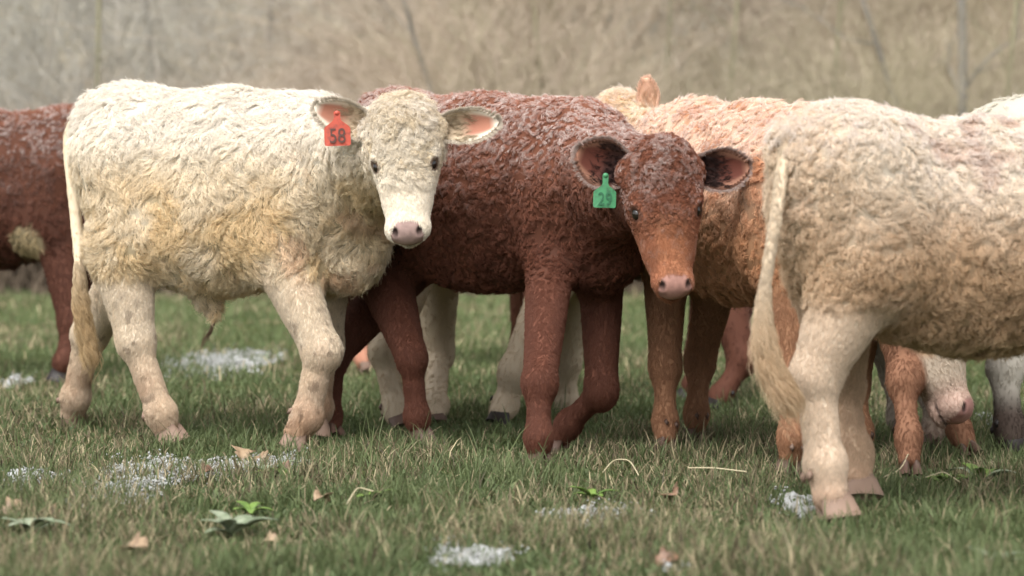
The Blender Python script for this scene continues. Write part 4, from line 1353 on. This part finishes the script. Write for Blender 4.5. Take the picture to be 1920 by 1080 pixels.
wd = np.where(broad, r.uniform(0.004, 0.008, n), wd); H = np.where(broad, r.uniform(0.018, 0.036, n), H); flat = np.where(broad, r.uniform(0.9, 1.6, n), flat)
dirv = np.stack([np.cos(az), np.sin(az)], 1)
ts = np.array([0, 0.4, 0.75, 1.0])
ths = flat[:, None] * ts[None] * 0.95 + 0.08
hz = np.zeros((n, 4)); vt = np.zeros((n, 4))
for k in range(1, 4):
    dl = ts[k] - ts[k - 1]; thm = (ths[:, k] + ths[:, k - 1]) / 2
    hz[:, k] = hz[:, k - 1] + H * dl * np.sin(thm); vt[:, k] = vt[:, k - 1] + H * dl * np.cos(thm)
vt = np.maximum(vt, 0.0) + 0.003
sa = r.uniform(0, np.pi, n); sd = np.stack([np.cos(sa), np.sin(sa)], 1)
V = np.zeros((n, 7, 3), np.float32)
for k in range(3):
    w = wd * (1 - 0.25 * k)
    for s_, o_ in ((-1, 0), (1, 1)):
        V[:, 2 * k + o_, 0] = X + dirv[:, 0] * hz[:, k] + s_ * sd[:, 0] * w
        V[:, 2 * k + o_, 1] = D + dirv[:, 1] * hz[:, k] + s_ * sd[:, 1] * w
        V[:, 2 * k + o_, 2] = Z + vt[:, k]
V[:, 6, 0] = X + dirv[:, 0] * hz[:, 3]; V[:, 6, 1] = D + dirv[:, 1] * hz[:, 3]; V[:, 6, 2] = Z + vt[:, 3]
tri = np.array([[0, 1, 3], [0, 3, 2], [2, 3, 5], [2, 5, 4], [4, 5, 6]])
F = (np.arange(n) * 7)[:, None, None] + tri[None]
g1, g2, st1, st2 = np.array([0.080, 0.112, 0.044]), np.array([0.130, 0.158, 0.070]), np.array([0.31, 0.27, 0.165]), np.array([0.20, 0.155, 0.10])
mixw = np.clip(clump * 1.6 - 0.3 + r.normal(0, 0.25, n), 0, 1)
C = g1[None] * (1 - mixw[:, None]) + g2[None] * mixw[:, None]
dry = ~broad & (r.random(n) < (0.10 + 0.40 * smooth(0.48, 0.62, fbm(np.stack([X / 0.45, D / 0.6, X * 0 + 7], 1), 3))))
dc = st1[None] * (1 - r.random((n, 1))) + st2[None] * r.random((n, 1))
C = np.where(dry[:, None], dc, C) * r.uniform(0.7, 1.25, (n, 1))
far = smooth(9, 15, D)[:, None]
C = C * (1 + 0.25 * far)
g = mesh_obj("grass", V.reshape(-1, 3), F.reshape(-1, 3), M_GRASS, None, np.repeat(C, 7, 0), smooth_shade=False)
tag(g, "short winter pasture grass, green mixed with dry straw", None, None, "stuff")

# ------------------------------------------------------------------ old snow lying between the blades
def snow_material():
    m = bpy.data.materials.new("granular_snow"); m.use_nodes = True
    nt = m.node_tree; b = nt.nodes["Principled BSDF"]
    b.inputs["Roughness"].default_value = 0.7
    n1 = nt.nodes.new("ShaderNodeTexNoise"); n1.inputs["Scale"].default_value = 60; n1.inputs["Detail"].default_value = 4
    tc_ = nt.nodes.new("ShaderNodeTexCoord")
    rp = nt.nodes.new("ShaderNodeValToRGB")
    rp.color_ramp.elements[0].position = 0.35; rp.color_ramp.elements[0].color = (0.20, 0.20, 0.17, 1)
    rp.color_ramp.elements[1].position = 0.62; rp.color_ramp.elements[1].color = (0.40, 0.41, 0.41, 1)
    bp = nt.nodes.new("ShaderNodeBump"); bp.inputs["Strength"].default_value = 0.7; bp.inputs["Distance"].default_value = 0.01
    nt.links.new(tc_.outputs["Object"], n1.inputs["Vector"])
    nt.links.new(n1.outputs["Fac"], rp.inputs["Fac"]); nt.links.new(rp.outputs["Color"], b.inputs["Base Color"])
    nt.links.new(n1.outputs["Fac"], bp.inputs["Height"]); nt.links.new(bp.outputs["Normal"], b.inputs["Normal"])
    return m
M_SNOW = snow_material()
V, F = [], []
off = 0
for q, (cx, cy, rx, ry) in enumerate(SNOW):
    nx_, ny_ = max(14, int(rx * 2.6 / 0.010)), max(14, int(ry * 2.6 / 0.022))
    nx_, ny_ = min(nx_, 90), min(ny_, 90)
    gx = np.linspace(cx - rx * 1.3, cx + rx * 1.3, nx_); gy = np.linspace(cy - ry * 1.3, cy + ry * 1.3, ny_)
    A, B = np.meshgrid(gx, gy, indexing='ij'); A = A.ravel(); B = B.ravel()
    d = np.sqrt(((A - cx) / rx) ** 2 + ((B - cy) / ry) ** 2)
    nz = fbm(np.stack([A / 0.035, B / 0.06, A * 0 + q], 1), 3) - 0.5
    hgt = smooth(1.2, 0.4, d + nz * 3.0) * 0.026 * (0.5 + 1.0 * noise(np.stack([A / 0.02, B / 0.03, A * 0 + 2], 1)))
    z = bumps(A, B) - 0.020 + hgt
    i2, j2 = np.meshgrid(np.arange(nx_ - 1), np.arange(ny_ - 1), indexing='ij')
    a = (i2 * ny_ + j2).ravel()
    f = np.stack([a, a + ny_, a + ny_ + 1, a + 1], 1)
    f = f[(hgt[f] > 0.004).any(1)]
    V.append(np.stack([A, B, z], 1)); F.append(f + off); off += len(A)
# loose icy grains caught between the blades
pv = np.array([[1, 0, 0], [-1, 0, 0], [0, 1, 0], [0, -1, 0], [0, 0, 1], [0, 0, -1]], float)
pf = np.array([[0, 2, 4], [2, 1, 4], [1, 3, 4], [3, 0, 4], [2, 0, 5], [1, 2, 5], [3, 1, 5], [0, 3, 5]])
gx_, gy_ = [], []
for cx, cy, rx, ry in SNOW:
    m_ = int(2800 * rx / 0.11 * min(1.5, ry / 0.3))
    a1 = r.normal(0, 0.55, m_); a2 = r.normal(0, 0.55, m_)
    gx_.append(cx + a1 * rx); gy_.append(cy + a2 * ry)
gx_, gy_ = np.concatenate(gx_), np.concatenate(gy_)
kp = noise(np.stack([gx_ / 0.05, gy_ / 0.09, gx_ * 0 + 3], 1)) > 0.50 + 0.15 * r.random(len(gx_))
gx_, gy_ = gx_[kp], gy_[kp]
s_ = 0.0012 + 0.0050 * r.random(len(gx_)) ** 2.2
gv = np.stack([gx_, gy_, bumps(gx_, gy_) + r.uniform(-0.002, 0.016, len(gx_))], 1)[:, None, :] + (pv[None] * r.uniform(0.5, 1.2, (len(gx_), 6, 1))) * s_[:, None, None]
gf2 = (np.arange(len(gx_)) * 6)[:, None, None] + pf[None]
F = [np.concatenate([f[:, [0, 1, 2]], f[:, [0, 2, 3]]]) for f in F]
V.append(gv.reshape(-1, 3)); F.append(gf2.reshape(-1, 3) + off)
tag(mesh_obj("snow", np.concatenate(V), np.concatenate(F), M_SNOW), "thin remains of granular snow lying between the grass tufts", None, None, "stuff")

# ------------------------------------------------------------------ leaves and weeds
def leaf_verts(base, dirv, up, L, W, curl, fold, rng, lobes=0):
    """a broad leaf as a curved sheet"""
    n_, m_ = 9, 5
    dirv = unit(dirv); side = unit(np.cross(dirv, up)); up = unit(np.cross(side, dirv))
    V = []
    for i in range(n_):
        t = i / (n_ - 1)
        w = W * (math.sin(math.pi * min(t * 0.94 + 0.05, 1)) ** 0.7) * (1 + lobes * 0.45 * math.sin(t * 17))
        ax = L * t
        z = curl * L * (math.sin(t * 2.2) * 0.5 - 0.5 * t * t)
        for j in range(m_):
            s = j / (m_ - 1) * 2 - 1
            V.append(base + dirv * ax + side * (s * w) + up * (z + fold * abs(s) * w + 0.1 * W * math.sin(5 * t + 3 * s + curl * 9)))
    F = [(i * m_ + j, i * m_ + j + 1, (i + 1) * m_ + j + 1, (i + 1) * m_ + j) for i in range(n_ - 1) for j in range(m_ - 1)]
    return V, F

def leaf_mat(name, c1, c2):
    m = bpy.data.materials.new(name); m.use_nodes = True
    nt = m.node_tree; b = nt.nodes["Principled BSDF"]; b.inputs["Roughness"].default_value = 0.55
    n1 = nt.nodes.new("ShaderNodeTexNoise"); n1.inputs["Scale"].default_value = 45
    tc_ = nt.nodes.new("ShaderNodeTexCoord"); rp = nt.nodes.new("ShaderNodeValToRGB")
    rp.color_ramp.elements[0].position = 0.35; rp.color_ramp.elements[0].color = (*c1, 1)
    rp.color_ramp.elements[1].position = 0.65; rp.color_ramp.elements[1].color = (*c2, 1)
    nt.links.new(tc_.outputs["Object"], n1.inputs["Vector"]); nt.links.new(n1.outputs["Fac"], rp.inputs["Fac"]); nt.links.new(rp.outputs["Color"], b.inputs["Base Color"])
    return m
M_WEED = [leaf_mat("weed_leaf_green", (0.07, 0.13, 0.02), (0.13, 0.21, 0.035)), leaf_mat("weed_leaf_frosted", (0.13, 0.165, 0.095), (0.22, 0.25, 0.17))]
M_DEAD = [leaf_mat("dead_leaf_tan", (0.19, 0.125, 0.075), (0.31, 0.22, 0.135)), leaf_mat("dead_leaf_brown", (0.12, 0.065, 0.04), (0.22, 0.12, 0.07))]

rr = np.random.default_rng(12)
def dead_leaf(px, py, size, mat, label):
    size *= 0.85
    x, y = gpt(px, py)
    z = float(bumps(np.array([x]), np.array([y]))[0])
    az = rr.uniform(0, 6.28)
    V, F = leaf_verts(np.array([0, 0, 0.0]), np.array([math.cos(az), math.sin(az), 0.35]), np.array([0.3 * rr.normal(), -0.6, 1.0]), size, size * 0.42, rr.uniform(0.3, 0.9), rr.uniform(0.2, 0.7), rr, 0.8)
    o = mesh_obj("dead_leaf", V, F, mat)
    sm = o.modifiers.new("thickness", 'SOLIDIFY'); sm.thickness = 0.0012
    o.location = (x - math.cos(az) * size / 2, y, z + 0.004)
    tag(o, label, "leaf", "dead leaves lying in the grass")

for a_ in [(452, 862, 0.085, M_DEAD[0], "big curled tan leaf in the grass below the white calf's belly"),
           (490, 868, 0.06, M_DEAD[0], "tan leaf just beside the big curled one"),
           (258, 1040, 0.085, M_DEAD[0], "pale tan leaf lying near the lower edge, below the snow streaks"),
           (28, 972, 0.08, M_DEAD[0], "tan leaf beside the frosted weed in the lower corner"),
           (92, 972, 0.06, M_DEAD[0], "small tan leaf between the corner weed and the pale leaf"),
           (600, 945, 0.06, M_DEAD[0], "buff leaf in open grass between the broad weed and the red calf's foot"),
           (388, 893, 0.05, M_DEAD[1], "brown leaf at the edge of the long snow streak"),
           (532, 890, 0.055, M_DEAD[1], "brown leaf behind the broad frosted weed"),
           (1262, 935, 0.07, M_DEAD[1], "brown leaf standing on edge between the herd's feet and the snow specks"),
           (1254, 1068, 0.06, M_DEAD[1], "dark brown leaf at the very bottom of the grass"),
           (994, 990, 0.035, M_DEAD[1], "tiny dark leaf beside the small snow patch"),
           (510, 1018, 0.05, M_DEAD[0], "small buff leaf in front of the broad weed")]:
    dead_leaf(*a_)

def weed(px, py, nleaf, L, mats, label, spread=1.0):
    x, y = gpt(px, py)
    z = float(bumps(np.array([x]), np.array([y]))[0])
    root = bpy.data.objects.new("broadleaf_weed", None); COL.objects.link(root); root.location = (x, y, z)
    tag(root, label, "weed", "broad-leaved weeds in the grass")
    for q in range(nleaf):
        az = 2 * math.pi * q / nleaf + rr.uniform(-0.3, 0.3)
        el = rr.uniform(0.1, 0.6) * spread
        l_ = L * rr.uniform(0.7, 1.15)
        V, F = leaf_verts(np.array([0, 0, 0.0]), np.array([math.cos(az), math.sin(az), el]), np.array([0, 0, 1.0]), l_, l_ * rr.uniform(0.16, 0.24), rr.uniform(0.2, 0.6), rr.uniform(0.1, 0.4), rr)
        o = mesh_obj("leaf", V, F, mats[rr.integers(0, len(mats))], root)
        sm = o.modifiers.new("thickness", 'SOLIDIFY'); sm.thickness = 0.0008

weed(435, 1000, 8, 0.10, [M_WEED[1]], "large frosted broad-leaved weed low in front of the white calf")
weed(510, 888, 6, 0.09, [M_WEED[1], M_WEED[0]], "frosted weed beside the curled tan leaves")
weed(468, 960, 5, 0.06, [M_WEED[0]], "bright green rosette just behind the large frosted weed")
weed(60, 1005, 6, 0.09, [M_WEED[1]], "frosted weed in the lower corner next to a tan leaf")
weed(1840, 905, 7, 0.10, [M_WEED[1], M_WEED[0]], "pale weed in the grass past the walking tan feet")
weed(1775, 915, 5, 0.08, [M_WEED[0]], "green weed close to the dark hoof of the tan calf")
weed(1865, 1060, 6, 0.08, [M_WEED[1]], "pale weed below the nearest calf, at the lower corner")
weed(700, 935, 5, 0.06, [M_WEED[0]], "small green weed in front of the raised pale hoof")
weed(1110, 935, 5, 0.07, [M_WEED[0]], "small green weed in the shade under the red calf's fore feet")

# straw stalks
def straw(label, pts, rad=0.0018):
    P = np.array([list(gpt(px, py)) + [zz_] for px, py, zz_ in pts])
    n_ = 16
    tt = np.linspace(0, len(P) - 1, n_); i = np.clip(tt.astype(int), 0, len(P) - 2); f = (tt - i)[:, None]
    P = P[i] * (1 - f) + P[i + 1] * f
    P[:, 2] += bumps(P[:, 0], P[:, 1]) + 0.01
    for _ in range(3): P[1:-1] = (P[:-2] + 2 * P[1:-1] + P[2:]) / 4
    v, f = tubes([(P, np.full(n_, rad))], 6)
    tag(mesh_obj("straw_stalk", v, f, M_STRAW), label, "straw", "dry stalks in the grass")
M_STRAW = node_mat("dry_straw", 0.6, (0.46, 0.40, 0.26))
straw("pale stalk bent against the dark hoof of the tan calf", [(1655, 915, 0.02), (1690, 905, 0.03), (1702, 900, 0.06), (1703, 880, 0.03)])
straw("thin stalk lying past the dark hoof of the tan calf", [(1735, 922, 0.03), (1770, 918, 0.04), (1800, 925, 0.02)])
straw("arched straw stalk below the red calf's fore feet", [(1130, 905, 0.02), (1150, 895, 0.04), (1180, 895, 0.04), (1198, 912, 0.02)])
straw("long straight stalk below the herd, in line with the red calf's nose", [(1290, 905, 0.03), (1340, 908, 0.035), (1400, 912, 0.03)])
straw("curved pale stalk in open grass in front of the white calf", [(650, 965, 0.02), (670, 950, 0.04), (700, 950, 0.03)])
